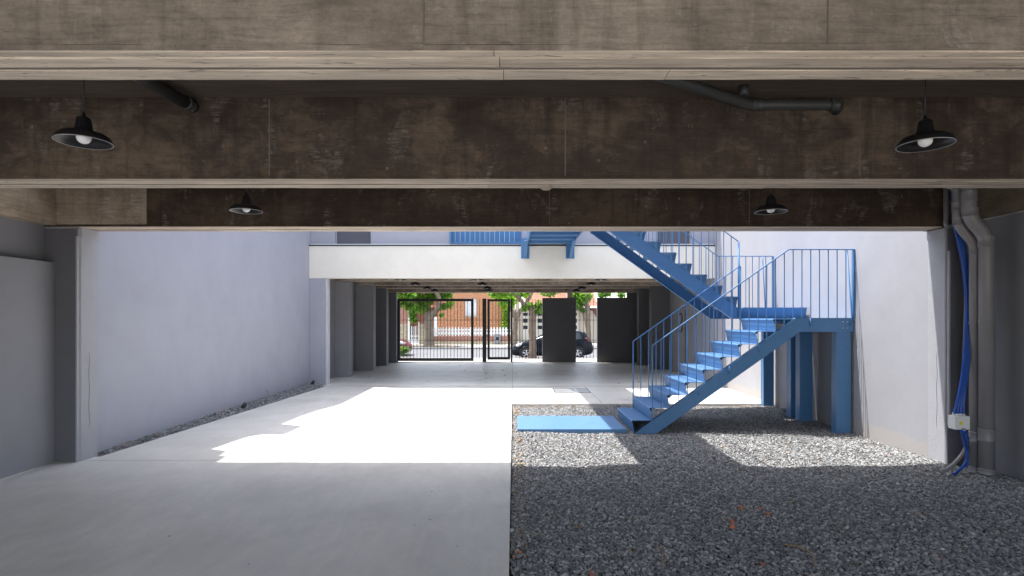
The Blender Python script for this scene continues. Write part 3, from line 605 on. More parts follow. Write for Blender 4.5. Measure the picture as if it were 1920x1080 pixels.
# ------------------------------------------------------------------ staircase
Y1, Y2, Y3, Y4 = 8.21, 9.41, 9.47, 10.72
RI, GO = .1855, .258; SL = RI/GO
sc = thing('staircase', 'blue steel staircase with two flights and a landing against the right wall', 'staircase', (3.4, 9.4, -.04))
def tread_mesh(x, z, dirx, ya, yb):
    m = MB()
    prof = [(GO+.036, 0), (.03, 0), (.012, -.002), (.002, -.009), (0, -.02), (.006, -.03), (.012, -.06), (.0145, -.062), (.018, -.085), (.0175, -.088), (.0235, -.12), (.026, -.122), (.03, -.15), (.0295, -.153), (.036, -RI+.002)]
    t_ = .005; inn = [(p[0]+(.0 if i < 2 else .004), p[1]-(t_ if i < 3 else 0)) for i, p in enumerate(prof)]
    inn[0] = (GO+.036, -t_); inn[3] = (.009, -.012); inn[4] = (.006, -.02)
    poly = [(x+dirx*a, z+c) for a, c in prof]+[(x+dirx*a, z+c) for a, c in inn[::-1]]
    n = len(prof); k = len(m.v)
    for y in (ya, yb): m.v += [(p[0], y, p[1]) for p in poly]
    N = 2*n
    for i in range(N): j = (i+1) % N; m.face((k+i, k+j, k+N+j, k+N+i))
    for i in range(n-1):
        a, b_, c, d = i, i+1, N-2-i, N-1-i; m.face((k+a, k+b_, k+c, k+d)); m.face((k+N+d, k+N+c, k+N+b_, k+N+a))
    for q in (.035, .075, .115, .155, .195): 
        xa, xb = sorted((x+dirx*q, x+dirx*(q+.006))); m.box(xa, xb, ya+.01, yb-.01, z+.0002, z+.0022)
    return m
X1, Z1 = 1.724, .144
t0 = None
for k in range(9):
    o = tread_mesh(X1+GO*k, Z1+RI*k, 1, Y1+.012, Y2-.01).build('tread', M_blue, sc)
    q = MB(); q.lathe([(0, -.002), (.016, -.002), (.018, .004), (.018, .02), (0, .02)], (X1+GO*k+.019, Y1+.010, Z1+RI*k-.019), 14, 'y'); q.build('nose_hollow_shade', M_black, o)  # black disc stands in for the shaded hollow of the nose
def top1(x): return .13+SL*(x-2.02)
XB = 2.02+(1.632-.13)/SL
def stringer1(y, d=1, drop=.215):
    m = MB(); e = 4.955; zt = 1.632
    poly = [(2.02-(.13+.05)/SL, -.05), (XB, zt), (e, zt), (e, zt-.19), (XB+.065, zt-.19), (2.02+(drop-.18)/SL, -.05)]
    m.prism(poly, 'y', y, y+.008*d)
    # flanges
    fl = .055
    ys = sorted((y-.004*d, y+fl*d))
    for (pa, pb) in ((poly[0], poly[1]), (poly[1], poly[2]), (poly[3], poly[4]), (poly[4], poly[5])):
        top = pa in poly[:2] and pb in poly[:3]; s_ = .007 if top else -.007
        m.prism([pa, pb, (pb[0], pb[1]+s_), (pa[0], pa[1]+s_)], 'y', ys[0], ys[1])
    return m.build('stringer', M_blue, sc)
stringer1(Y1); 
def stringer1f(y, xe):
    m = MB(); zt = top1(xe); poly = [(1.77, -.05), (xe, zt), (xe, zt-.215), (2.07, -.05)]; m.prism(poly, 'y', y, y-.008)
    for (pa, pb, s_) in ((poly[0], poly[1], .007), (poly[2], poly[3], -.007)): m.prism([pa, pb, (pb[0], pb[1]+s_), (pa[0], pa[1]+s_)], 'y', y-.055, y+.004)
    return m.build('stringer', M_blue, sc)
stringer1f(Y2, 3.80)
# landings
m = MB(); m.box(X1+GO*9+.04, 4.955, Y1+.012, Y2+.02, 1.60, 1.628)
for k in range(6): m.box(X1+GO*8+.03, 4.955, Y1+.15+k*.19, Y1+.17+k*.19, 1.55, 1.599)
m.build('landing', M_blue, sc)
ld = MB(); prof = [(Y3-.005, 1.812), (Y4-.01, 1.812), (Y4-.01, 1.79), (Y3+.05, 1.79), (Y3+.05, 1.632), (Y3+.043, 1.632), (Y3-.002, 1.797)]
ld.prism(prof, 'x', X(1392, Y3), 4.93)
for k in range(24): ld.box(X(1392, Y3)+.03+k*.047, X(1392, Y3)+.05+k*.047, Y3-.006, Y3+.01, 1.8122, 1.8165)
for k in range(6): ld.box(X(1392, Y3)+.03, 4.93, Y3+.2+k*.18, Y3+.22+k*.18, 1.74, 1.789)
ld.build('landing', M_blue, sc)
m = MB(); m.box(3.79, 4.955, Y4, Y4+.008, 1.63, 1.81); m.box(3.79, 4.955, Y4-.05, Y4+.004, 1.622, 1.63); m.build('edge_channel', M_blue, sc)
# flight 2
def top2(x): return 1.773-SL*(x-3.78)
XE = 1.74
def stringer2(y, d, off=0., drop=.215, xs=1.25):
    m = MB(); zb = 1.632
    xr = 3.80; tp = lambda q: top2(q)+off; xlow = 3.78-((zb+drop)-1.773-off)/SL
    poly = [(xr, tp(xr)), (xr, zb), (xlow, zb), (xs, tp(xs)-drop), (xs, tp(xs))]
    m.prism(poly, 'y', y, y+.008*d); ys = sorted((y-.004*d, y+.06*d))
    for (pa, pb, s_) in ((poly[0], poly[4], .007), (poly[2], poly[3], -.007), (poly[1], poly[2], -.007)): m.prism([pa, pb, (pb[0], pb[1]+s_), (pa[0], pa[1]+s_)], 'y', ys[0], ys[1])
    return m.build('stringer', M_blue, sc)
stringer2(Y3, 1, .02, .242, 1.46); stringer2(Y4, -1, .03, .21, 1.46)
for k in range(8):
    o = tread_mesh(3.78-GO*k, 2.0+RI*k, -1, Y3+.012, Y4-.012).build('tread', M_blue, sc)
# posts (I sections)
def ipost(x, y, zt, w_=.215, d_=.12):
    m = MB(); zb = -.12
    m.box(x, x+w_, y, y+.009, zb, zt); m.box(x, x+.04, y-.012, y-.0005, zb, zt)
    m.box(x, x+w_, y+d_, y+d_+.009, zb, zt); m.box(x+w_-.012, x+w_-.003, y+.0095, y+d_-.0005, zb, zt); m.box(x+.003, x+.012, y+.0095, y+d_-.0005, zb, zt)
    m.build('post', M_blue, sc)
ipost(X(1568.5, Y1)-.0, Y1+.012, 1.44); ipost(X(1500, 9.12), 9.14, 1.62, .212); ipost(X(1482, 9.5), 9.5, 1.62, .155); ipost(X(1432, 10.6), 10.62, 1.62, .2, .09)
# railings
def rail(y, top, base, step=.129, r=.0075, endpost=True, name='railing'):
    root = MB(); pts = [(x, y, z) for x, z in top]; root.tube(pts, .0095, 6, smooth=False); rr_ = root.build(name, M_blue, sc)
    x0, x1 = top[0][0], top[-1][0]; n = int(round(abs(x1-x0)/step))
    def zt(x):
        for (xa, za), (xb, zb) in zip(top[:-1], top[1:]):
            if min(xa, xb)-1e-6 <= x <= max(xa, xb)+1e-6: return za+(zb-za)*(x-xa)/(xb-xa)
    for i in range(n+1):
        x = x0+(x1-x0)*i/n; R_ = .0115 if i in (0, n) else r
        m = MB(); m.tube([(x, y, base(x)), (x, y, zt(x)-.004)], R_, 6, smooth=False); m.build('baluster', M_blue, rr_)
    return rr_
def b1(x): return (top1(x) if x < XB else 1.632)
r1 = rail(Y1-.012, [(2.02, 1.236), (4.005, 2.635), (4.965, 2.635)], b1)
m = MB(); m.box(4.945, 4.965, Y1-.02, Y1+.03, 1.60, 2.63); m.build('end_post', M_blue, r1)
m = MB(); m.tube([(4.86, Y1+.0, 2.62), (4.93, Y1+.0, 1.64), (4.90, Y1-.01, 1.53)], .011, 6); m.build('brace', M_blue, r1)
for xx in (2.70, 3.14, 3.57, 4.32):
    m = MB(); m.tube([(xx, Y1-.012, b1(xx)), (xx, Y1-.012, b1(xx)-.11)], .0075, 6); m.build('fixing', M_blue, r1)
r2 = rail(Y2+.01, [(2.0, 1.248), (3.79, 2.51)], b1)
m = MB(); m.tube([(3.79, Y2+.01, 2.50), (3.79, Y2+.01, 1.60)], .016, 8); m.build('end_post', M_blue, r2)
r3 = rail(Y3-.012, [(3.78, 2.92), (XE-.1, 2.92+SL*(3.78-XE+.1))], lambda x: max(top2(x)-.0, 1.7))
m = MB(); m.tube([(3.78, Y3-.012, 2.92), (3.78, Y3-.012, 1.66)], .017, 8); m.build('end_post', M_blue, r3)
r4 = rail(Y4+.01, [(4.93, 2.815), (3.89, 2.815), (XE-.1, 2.815+SL*(3.89-XE+.1))], lambda x: 1.81 if x > 3.8 else top2(x))
m = MB(); m.box(4.930, 4.95, Y4-.015, Y4+.02, 1.80, 2.81); m.build('end_post', M_blue, r4)
m = MB(); m.tube([(4.74, Y4, 2.80), (4.79, Y4, 1.82)], .010, 6); m.build('brace', M_blue, r4)
# side rail at the wall end of the landings
# walkway at first floor level
wk = thing('walkway', 'blue steel walkway bridging the courtyard to the far block', 'walkway', (1, 10.3, 3.44))
wa, wb = .36, 1.42
m = MB(); m.box(wa, wb, 6.73, YF+.055, 3.500, 3.512); y = 6.8
while y < YF-.1:
    m.box(wa+.005, wb-.005, y, y+.06, 3.445, 3.4995); m.box(wa+.006, wb-.006, y+.0605, y+.10, 3.445, 3.452)
    for q in (.2, .34, .48, .62): m.box(wa+.005, wb-.005, y+q, y+q+.012, 3.488, 3.4995)
    y += .68
m.build('deck', M_blue, wk)
for xx in (wa-.03, wb+.002):
    m = MB(); m.box(xx, xx+.028, 6.73, YF+.05, 3.44, 3.62); m.build('side_beam', M_blue, wk)
m = MB(); m.box(wb+.032, XE-.01, Y3, Y4, 3.46, 3.5); m.build('platform', M_blue, wk)
for px0, px1, s_ in ((977, 992.5, 1), (1061, 1077, -1)):
    m = MB(); xa, xb = X(px0, YF-.01), X(px1, YF-.01); m.box(xa, xb, YF-.012, YF-.0165, Z(485, YF), 3.60)
    pl = m.build('bracket_plate', M_blue, wk)
    xc = (xa+xb)/2; m = MB(); m.prism([(YF-.018, Z(482, YF)), (YF-.05, Z(482, YF)), (YF-.95, 3.43), (YF-.72, 3.43), (YF-.018, Z(468, YF))], 'x', xc-.006, xc+.006)
    m.prism([(YF-.05, Z(482, YF)-.001), (YF-.95, 3.429), (YF-.96, 3.42), (YF-.05, Z(484, YF)-.001)], 'x', xc-.035, xc+.035)
    m.box(xc-.035, xc+.035, YF-.06, YF-.02, Z(484.5, YF), Z(483, YF)); m.build('brace', M_blue, wk)
for xx in (wa-.016, wb+.016):
    ye = YF if xx < 1 else Y3-.05
    m = MB(); m.box(xx-.01, xx+.01, 6.8, YF, 4.55, 4.57); hr = m.build('handrail', M_blue, wk)
    m = MB(); m.tube([(xx, 6.85, 3.621), (xx, 6.85, 4.549)], .0075, 6, smooth=False); b0 = m.build('baluster', M_blue, hr)
    for i in range(1, 48):
        if xx > 1 and Y3 < 6.85+i*.146 < Y4: continue
        clone(b0, 0, i*.146)
for bx, bz in ((4.80, 1.58), (4.80, 1.49), (4.86, 1.58), (4.86, 1.49), (2.35, .27), (4.2, 1.54)):
    m = MB(); m.lathe([(0, -.012), (.010, -.011), (.012, -.004), (.012, .0)], (bx, Y1-.001, bz), 6, 'y', False); m.build('bolt', M_galv if bx > 4.5 else M_blue, sc)
# foot plate on the gravel
m = MB(); m.box(.057, 1.645, Y1+.002, 9.335, -.04, .017); st = thing('foot_plate', 'flat blue steel plate lying on the gravel before the first tread', 'step', (.85, 8.8, -.04)); m.build('plate', M_blue, st, bevel=.003)
# drain cover
m = MB(); m.box(.92, 1.68, 12.35, 13.05, -.0005, .004); dc = tag(m.build('drain_cover', M_galv), 'square metal cover let into the concrete near the far block', 'drain cover')
m = MB()
for (a, c, y0, y1) in ((.9, 1.7, 12.33, 12.346), (.9, 1.7, 13.053, 13.07), (.9, .918, 12.35, 13.05), (1.682, 1.7, 12.35, 13.05)): m.box(a, c, y0, y1, -.0005, .005)
m.build('cover_frame', M_black, dc)
# garden spots and rubbish
def spot(px, py, D, label):
    x = X(px, D); z = Z(py, D); root = thing('garden_spotlight', label, 'spotlight', (x, D, z-.1), 'garden spotlights along the left wall')
    m = MB(); m.tube([(x, D, z-.12), (x, D, z)], [.004, .012], 8); m.build('spike', M_black, root)
    m = MB(); m.tube([(x-.01, D-.03, z-.005), (x+.0, D+.01, z+.03), (x+.01, D+.05, z+.06)], [.03, .036, .036], 14); m.build('head', M_black, root)
spot(456.5, 764, 10.2, 'small black spotlight halfway along the stone strip at the left wall')
spot(586, 720, 13.6, 'small black spotlight at the foot of the lavender pier')
def leaves(name, pts, size, mt, label, seed, cat='leaves', kind='stuff', z=.004):
    r = random.Random(seed); m = MB()
    for (x, y, zz) in pts:
        a = r.uniform(0, 6.28); s = size*r.uniform(.6, 1.3); c, d = math.cos(a), math.sin(a); k = len(m.v)
        for (u, v, h) in ((-1, 0, .1), (-.3, .45, .25), (.4, .4, .1), (1, 0, .45), (.35, -.45, .2), (-.35, -.4, .0)): m.v.append((x+s*(u*c-v*d), y+s*(u*d+v*c), zz+z+h*s*r.uniform(.3, 1)))
        m.face((k, k+1, k+2, k+3)); m.face((k, k+3, k+4, k+5))
    return tag(m.build(name, mt, recalc=False), label, cat, kind=kind)
r = random.Random(4)
pl = [(r.uniform(-4.2, 4.2), r.uniform(13.8, 20.3), 0) for _ in range(44)]+[(r.gauss(-.9, .5), r.gauss(17.6, .9), 0) for _ in range(16)]+[(r.gauss(2.2, .5), r.gauss(17, .7), 0) for _ in range(9)]
leaves('fallen_leaves', pl, .035, plain('brown_leaf', (.07, .05, .035), .8), 'small brown dead leaves scattered on the far garage floor', 9)
pl = [(r.uniform(-4.9, -.2), r.uniform(3.3, 13.2), 0) for _ in range(30)]
leaves('fallen_leaves', pl, .014, plain('brown_crumb', (.09, .065, .045), .8), 'tiny dark crumbs of leaf on the pale concrete drive', 10)
pl = [(r.uniform(.0, .12), r.uniform(6, 10.7), -.03) for _ in range(40)]+[(r.uniform(0, 4.9), r.uniform(10.45, 10.74), -.03) for _ in range(70)]+[(r.uniform(1.8, 4.9), r.gauss(8.7, .4), -.03) for _ in range(60)]+[(r.uniform(.1, 4.), r.uniform(3.6, 8), -.03) for _ in range(14)]+[(r.uniform(-5.03, -4.85), r.uniform(7, 13.7), .02) for _ in range(30)]+[(X(r.gauss(583, 5), 13.5), r.uniform(13.2, 13.7), .0) for _ in range(10)]
leaves('fallen_leaves', pl, .032, M_dry, 'dry tan and orange leaf bits caught in the gravel edges', 11)
m = MB(); rr_ = random.Random(3)
for px, py in ((1430, 1058), (1372, 975), (1373, 985), (1425, 953), (975, 1035), (1440, 962), (1390, 950), (1112, 1076)):
    D = (H+.03)*F/(py-VY); x = X(px, D); s = rr_.uniform(.018, .03); a = rr_.uniform(0, 3)
    c, d = math.cos(a), math.sin(a); m.prism([(x+s*(u*c-v*d), D+s*(u*d+v*c)) for u, v in ((-1, -.5), (.6, -.7), (1, .2), (.1, .7), (-.8, .5))], 'z', -.05, -.026)
tag(m.build('brick_chips', plain('red_brick', (.42, .14, .08), .85), bevel=.002), 'broken red brick chips lying in the foreground gravel', 'rubble', kind='stuff')
m = MB(); m.box(-4.55, XR-.01, 13.522, 13.540, -.0009, .0016); struct(m.build('floor_joint', M_black))
m = MB(); m.box(-4.98, -.032, 6.478, 6.483, -.0008, .0012); struct(m.build('floor_joint', M_seam))
m = MB(); m.lathe([(0, -.03), (.03, -.028), (.05, -.012), (.06, .004), (.05, .02), (0, .022)], (X(1025, 4.3), 4.36, 2.66), 9); tag(m.build('concrete_lump', M_board), 'lump of spilled concrete under the second beam', 'lump')
cable('twig', 'curved dry twig lying on the gravel right of centre', [(1.98, 4.13, -.02), (2.03, 4.05, .0), (2.07, 3.97, .0), (2.06, 3.88, -.01), (2.03, 3.80, -.03)], .005, M_dry)['category'] = 'twig'
cable('twig', 'thin pale twig on the gravel left of the curved one', [(1.02, 4.1, -.02), (1.06, 4.0, -.005), (1.03, 3.9, -.005), (1.0, 3.78, -.02)], .004, M_dry)['category'] = 'twig'
cable('twig', 'small yellow twig standing in the stone strip at left', [(X(500, 11.4), 11.35, .02), (X(503, 11.4), 11.4, .1), (X(498, 11.4), 11.4, .2)], .005, M_dry)['category'] = 'twig'

# ------------------------------------------------------------------ street
m = MB(); m.prism([(YG+.36, -.0), (28.6, -.40), (28.6, -.8), (YG+.36, -.8)], 'x', -30, 30); struct(m.build('pavement', M_pave))
m = MB(); m.box(-30, 30, 28.605, 28.78, -.8, -.39); struct(m.build('kerb', M_kerb, bevel=.01))
m = MB(); m.prism([(28.785, -.53), (33.5, -.46), (38.9, -.53), (38.9, -.9), (28.785, -.9)], 'x', -30, 30); struct(m.build('road', M_road))
m = MB(); m.box(-30, 30, 38.905, 39.1, -.8, -.40); struct(m.build('kerb', M_kerb, bevel=.01))
m = MB(); m.prism([(39.105, -.405), (42.0, -.33), (60, -.3), (60, -.8), (39.105, -.8)], 'x', -30, 30); struct(m.build('pavement', M_pave))
DF = 41.9
# low wall and picket fence
lw = thing('garden_wall', 'low brown brick garden wall under the white picket fence', 'wall', (X(870, DF), DF, -.35))
m = MB(); m.box(X(805, DF), X(966, DF), DF, DF+.25, -.35, Z(630.5, DF)); m.build('wall', M_brickd, lw)
m = MB(); m.box(X(805, DF), X(966, DF), DF-.03, DF-.001, -.35, Z(640, DF)); m.build('plinth', M_stonew, lw)
pf = thing('picket_fence', 'white picket fence on the low wall before the brick house', 'fence', (X(870, DF), DF, Z(630, DF)))
m = MB(); x = X(808, DF+.1); zb, zt = Z(630.3, DF), Z(613, DF)
m.prism([(x, zb), (x+.11, zb), (x+.11, zt-.06), (x+.055, zt), (x, zt-.06)], 'y', DF+.09, DF+.115); p0 = m.build('picket', M_white, pf); st = .222
n = int((X(958, DF)-x)/st)
for i in range(1, n): clone(p0, i*st)
for zz in (.12, .42): m = MB(); m.box(x-.1, X(958, DF), DF+.118, DF+.15, zb+zz, zb+zz+.09+(.10 if zz < .2 else 0)); m.build('rail', M_white, pf)
gt = thing('garden_gate', 'white garden gate with a dipping top at the far left', 'gate', (X(777, DF), DF, -.33))
ga, gb = X(768, DF), X(785, DF); n = 5
for i in range(n+1):
    xx = ga+(gb-ga)*i/n; dip = Z(607, DF)-.22*math.sin(math.pi*min(1, .12+i/n*.88)*1.0) if i < n else Z(604, DF)
    m = MB(); m.box(xx-.03, xx+.03, DF+.05, DF+.08, -.3+.05, dip); m.build('slat', M_white, gt)
m = MB(); m.box(ga, gb, DF+.081, DF+.11, Z(630, DF)-.05, Z(630, DF)+.03); m.box(ga, gb, DF+.081, DF+.1, -.25, Z(636, DF)); m.build('panel', M_white, gt)
m = MB(); m.box(X(786, DF), X(797, DF), DF-.05, DF+.4, -.34, Z(608, DF)); tag(m.build('gate_pillar', M_stonew, bevel=.01), 'beige stone pillar right of the white garden gate', 'pillar')
m = MB(); m.box(X(765, DF), X(768, DF), DF-.03, DF+.2, -.34, Z(583, DF)); tag(m.build('porch_post', M_white), 'tall white porch post left of the garden gate', 'post')
m = MB(); m.box(X(735, DF), X(764.5, DF), DF, DF+.3, -.34, Z(607, DF)); tag(m.build('boundary_wall', M_stonew), 'beige stone boundary wall at the far left behind the maroon car', 'wall')
mb_ = thing('meter_box', 'grey utility meter box set in the low garden wall', 'box', (X(932.5, DF-.1), DF-.1, Z(643, DF)))
m = MB(); m.box(X(926.5, DF-.1), X(938.5, DF-.1), DF-.12, DF-.035, Z(643, DF-.1), Z(626.5, DF-.1)); m.build('case', M_meter, mb_, bevel=.01)
m = MB(); m.box(X(930, DF-.1), X(935, DF-.1), DF-.135, DF-.121, Z(638, DF-.1), Z(632, DF-.1)); m.build('dial', M_glass, mb_)
# brick house
DH = 46.0
hs = thing('brick_house', 'orange brick house with a white framed window behind the picket fence', 'house', (X(870, DH), DH, -.3))
wl, wr_ = X(872, DH), X(893.5, DH); wzb, wzt = Z(592, DH), Z(559, DH)
m = MB(); xl, xr = X(820, DH), X(952, DH)
m.box(xl, wl, DH, DH+4, -.3, 5.2); m.box(wr_, xr, DH, DH+4, -.3, 5.2); m.box(wl, wr_, DH, DH+4, -.3, wzb); m.box(wl, wr_, DH, DH+4, wzt, 5.2); m.build('wall', M_brick, hs)
m = MB(); m.box(X(700, DH), X(766, DH), DH+.2, DH+4, -.3, 5.2); m.box(X(766, DH), xl, DH+1.2, DH+4, -.3, 5.2); m.build('side_wall', M_brickd, hs)
m = MB(); m.box(X(813, DH), X(820, DH), DH-.02, DH+.3, -.3, Z(594, DH)); m.build('door_jamb', M_white, hs)
wd = MB(); wd.box(wl, wr_, DH+.18, DH+.2, wzb, wzt); wd = wd.build('window', M_curtain, hs)
m = MB(); fw = .1
for a, c in ((wl, wl+fw), (wr_-fw, wr_), ((wl+wr_)/2-.06, (wl+wr_)/2+.06)): m.box(a, c, DH+.1, DH+.175, wzb+.001, wzt-.001)
m.build('frame', M_white, wd)
m = MB(); m.box(wl-.1, wr_+.1, DH-.08, DH+.08, wzb-.14, wzb-.005); m.build('sill', M_stonew, wd)
m = MB(); m.box(X(820, DH), X(952, DH), DH-.05, DH+4.2, 5.205, 5.35); m.build('parapet', M_beige, hs)
m = MB(); m.box(X(768, DH-1), X(820, DH-1), DH-.5, DH+1.1, Z(576, DH), Z(573, DH)); m.build('porch_roof', M_tile, hs)
# garage house with tiled roof
DG2 = 45.0
gh = thing('tiled_house', 'beige house with terracotta tile roof and paned garage doors', 'house', (X(1040, DG2), DG2, -.3))
m = MB(); m.box(X(953, DG2), X(1180, DG2), DG2, DG2+5, -.3, Z(580, DG2)); m.build('wall', M_beige, gh)
for i in range(12):
    m = MB(); xx = X(965+i*.0, DG2)+i*.0
for dx0, dx1 in ((978, 1003), (1005, 1030), (1032, 1057), (1059, 1084)):
    dmb = MB(); a, c = X(dx0, DG2), X(dx1, DG2); dmb.box(a, c, DG2-.05, DG2-.002, -.3, Z(577, DG2)); dobj = dmb.build('garage_door', plain('cream_paint', (.5, .46, .40), .6), gh)
    for zz0, zz1 in ((577.5, 583), (586, 594), (597, 607), (610, 619)):
        for xx0, xx1 in ((a+.12, (a+c)/2-.05), ((a+c)/2+.05, c-.1)):
            m = MB(); m.box(xx0, xx1, DG2-.06, DG2-.051, Z(zz1, DG2)+.08, Z(zz0, DG2)-.02); m.build('pane', M_glass, dobj)
rf = MB(); rf.smooth = True; nx, ny = 420, 14; xa, xb = X(985, DG2-1), X(1122, DG2-1); ya, yb = DG2-.8, DG2+4.2; za, zb = Z(577, DG2-.8), Z(577, DG2-.8)+2.5
for j in range(ny*2):
    t_ = (j//2+(1 if j % 2 else 0))/ny; lift = 0 if j % 2 else .09
    for i in range(nx+1): rf.v.append((xa+(xb-xa)*i/nx, ya+(yb-ya)*t_, za+(zb-za)*t_+lift+.05*abs(math.sin(i*math.pi/7))))
for j in range(ny*2-1):
    for i in range(nx): q = j*(nx+1)+i; rf.face((q, q+1, q+nx+2, q+nx+1))
rf = rf.build('roof', M_tile, gh, recalc=False)
m = MB(); m.box(xa, xb, ya-.06, ya-.005, za-.22, za-.02); m.build('eave_board', plain('dark_wood', (.06, .035, .03), .7), gh)
m = MB(); m.prism([(X(1105, DG2), za-.02), (X(1122, DG2-1), za-.02), (X(1122, DG2-1), za-1.0)], 'y', ya-.3, ya-.07); m.build('barge_board', plain('dark_red_wood', (.10, .03, .025), .7), gh)
m = MB(); m.box(X(1064, DG2), X(1071, DG2), DG2+.6, DG2+1.2, za+.8, za+3.2); m.build('chimney', M_beige, rf)
m = MB(); m.box(X(961, DG2), X(966, DG2), DG2-.12, DG2-.002, -.3, 3.4); m.box(X(968, DG2), X(974, DG2), DG2-.1, DG2-.002, -.3, 3.4); m.build('pilaster', plain('tan_render', (.46, .39, .30), .8), gh)
m = MB(); m.box(X(961, DG2-.6), X(969, DG2-.6), DG2-1.6, DG2-.7, -.3, Z(624, DG2-.6)); tag(m.build('dark_bin', M_shut, bevel=.03), 'dark bin standing by the beige house behind the forked tree', 'bin')

# trees
def crown(name, blobs, n, size, mt, parent, seed):
    rs = np.random.RandomState(seed); V, Fa, T = [], [], []; tot = sum(b[3]**2 for b in blobs); k = 0
    for (cx, cy, cz, rad) in blobs:
        m_ = int(n*rad**2/tot)
        d = rs.normal(size=(m_, 3)); d /= np.linalg.norm(d, axis=1)[:, None]; rr = rad*rs.rand(m_)**.45*(1+.25*rs.normal(size=m_)*.5)
        P = np.array([cx, cy, cz])+d*rr[:, None]*np.array([1, 1, .8])
        tn = rs.rand()*.4
        for p in P:
            s = size*rs.uniform(.5, 1.3); u = rs.normal(size=3); u /= np.linalg.norm(u); w_ = np.cross(u, rs.normal(size=3)+np.array([0, 0, .8])); w_ /= np.linalg.norm(w_)+1e-9
            nrm = np.cross(u, w_)
            V += [p-u*s, p-u*s*.1+w_*s*.62+nrm*s*.12, p+u*s, p-u*s*.1-w_*s*.62+nrm*s*.12]; Fa.append((k, k+1, k+2)); Fa.append((k, k+2, k+3)); T += [np.clip(tn+rs.rand()*.65, 0, 1)]*4; k += 4
    me = bpy.data.meshes.new(name); org = ORG[parent.name] if parent else Vector(blobs[0][:3])
    me.from_pydata([tuple(np.array(v)-np.array(org)) for v in V], [], Fa); at = me.attributes.new('tone', 'FLOAT', 'POINT'); at.data.foreach_set('value', np.array(T, dtype=np.float32))
    me.materials.append(mt); o = bpy.data.objects.new(name, me); COL.objects.link(o)
    if parent: o.parent = parent
    else: o.location = org
    return o
def tree(label, D, base, limbs, blobs, n, size, bark, leafm, seed, name='street_tree', grp='trees along the street'):
    zb = Z(base[1], D); root = thing(name, label, 'tree', (X(base[0], D), D, zb), grp)
    m = MB(); rn = random.Random(seed)
    for path in limbs:
        pts = [(X(p, D+dd), D+dd, Z(q, D+dd)) for p, q, r_, dd in path]; rs_ = [r_ for _, _, r_, _ in path]
        P, Q = [], []
        for i in range(len(pts)-1):
            for k in range(4):
                t_ = k/4; P.append(tuple(pts[i][c]*(1-t_)+pts[i+1][c]*t_+(rn.uniform(-.03, .03) if i+k else 0) for c in range(3))); Q.append(rs_[i]*(1-t_)+rs_[i+1]*t_)
        P.append(pts[-1]); Q.append(rs_[-1]); m.tube(P, Q, 12)
    m.build('trunk', bark, root)
    crown('crown', [(X(p, D+dd), D+dd, Z(q, D+dd), r_) for p, q, r_, dd in blobs], n, size, leafm, root, seed)
    return root
tree('broad pale-barked tree on the far pavement before the garden gate', 40.6, (805, 647), [[(805, 650, .42, 0), (805, 640, .33, 0), (804, 615, .29, 0), (803, 598, .29, 0), (799, 585, .16, .2), (792, 572, .14, .3), (784, 560, .1, .3), (776, 545, .06, .2)], [(804, 600, .26, 0), (813, 588, .2, -.2), (822, 577, .18, -.3), (824, 562, .16, -.4), (818, 545, .16, -.5), (815, 520, .1, 0)], [(803, 596, .2, 0), (806, 580, .12, .5), (803, 560, .08, .5)]],
     [(762, 560, .65, 0), (775, 553, .7, -.5), (790, 565, .6, .2), (780, 580, .5, -.2), (772, 590, .33, -.5), (776, 600, .28, -.5), (768, 575, .4, 0), (795, 578, .45, .3), (806, 560, .5, .6), (812, 550, .5, .3), (826, 556, .5, .2), (838, 553, .45, 0), (842, 570, .35, 0), (832, 575, .35, -.3), (828, 592, .2, -.3), (750, 570, .4, 0), (752, 545, .8, 0), (800, 535, 1.0, 0), (830, 540, .8, 0), (775, 535, 1.0, 0)], 3600, .15, M_bark, M_leaf, 1)
tree('dark leaning tree on the near pavement in front of the black car', 27.6, (999, 674), [[(999, 677, .20, 0), (999, 650, .17, 0), (998, 620, .165, 0), (999, 590, .16, 0), (995, 578, .14, 0), (985, 572, .12, 0), (975, 563, .11, 0), (966, 550, .10, 0), (962, 530, .09, 0)], [(999, 590, .14, 0), (1006, 578, .09, .1), (1016, 572, .06, .2), (1030, 560, .04, .2)]],
     [(985, 579, .22, 0), (1003, 578, .28, .2), (1012, 573, .28, .1), (992, 572, .18, -.1), (1004, 586, .2, 0), (1012, 584, .15, 0), (1030, 540, .6, 0), (955, 543, .45, 0), (940, 545, .45, .3), (925, 548, .32, .3), (985, 545, .35, .3), (975, 552, .2, .2)], 1500, .10, M_barkd, M_leaf, 2)
tree('forked tree on the far pavement behind the front of the black car', 40.2, (966, 643), [[(966, 648, .22, 0), (966, 620, .18, 0), (968, 597, .19, 0), (975, 583, .15, 0), (985, 570, .12, 0), (993, 558, .11, 0), (1000, 540, .12, 0)], [(968, 597, .2, 0), (962, 588, .15, 0), (956, 575, .1, 0), (955, 550, .1, 0)]],
     [(950, 560, .5, 0), (943, 568, .35, 0), (958, 570, .35, 0), (948, 553, .5, .2), (965, 556, .5, 0), (930, 552, .45, 0), (985, 552, .3, 0), (985, 580, .2, 0)], 1200, .15, M_bark, M_leafy, 3)
tree('twisted tree seen through the gap beside the rear of the black car', 40.4, (1104, 655), [[(1106, 660, .25, 0), (1104, 640, .18, 0), (1103, 620, .17, 0), (1100, 600, .22, 0), (1102, 585, .2, 0), (1100, 572, .2, 0), (1098, 550, .16, 0)], [(1101, 600, .2, 0), (1094, 585, .14, 0), (1090, 570, .1, 0)]],
     [(1088, 562, .5, 0), (1098, 556, .5, .2), (1084, 573, .35, 0), (1092, 582, .22, 0), (1080, 552, .5, 0), (1128, 553, .3, 0), (1140, 550, .35, 0), (1164, 553, .3, 0)], 1300, .14, M_bark, M_leaf, 4)
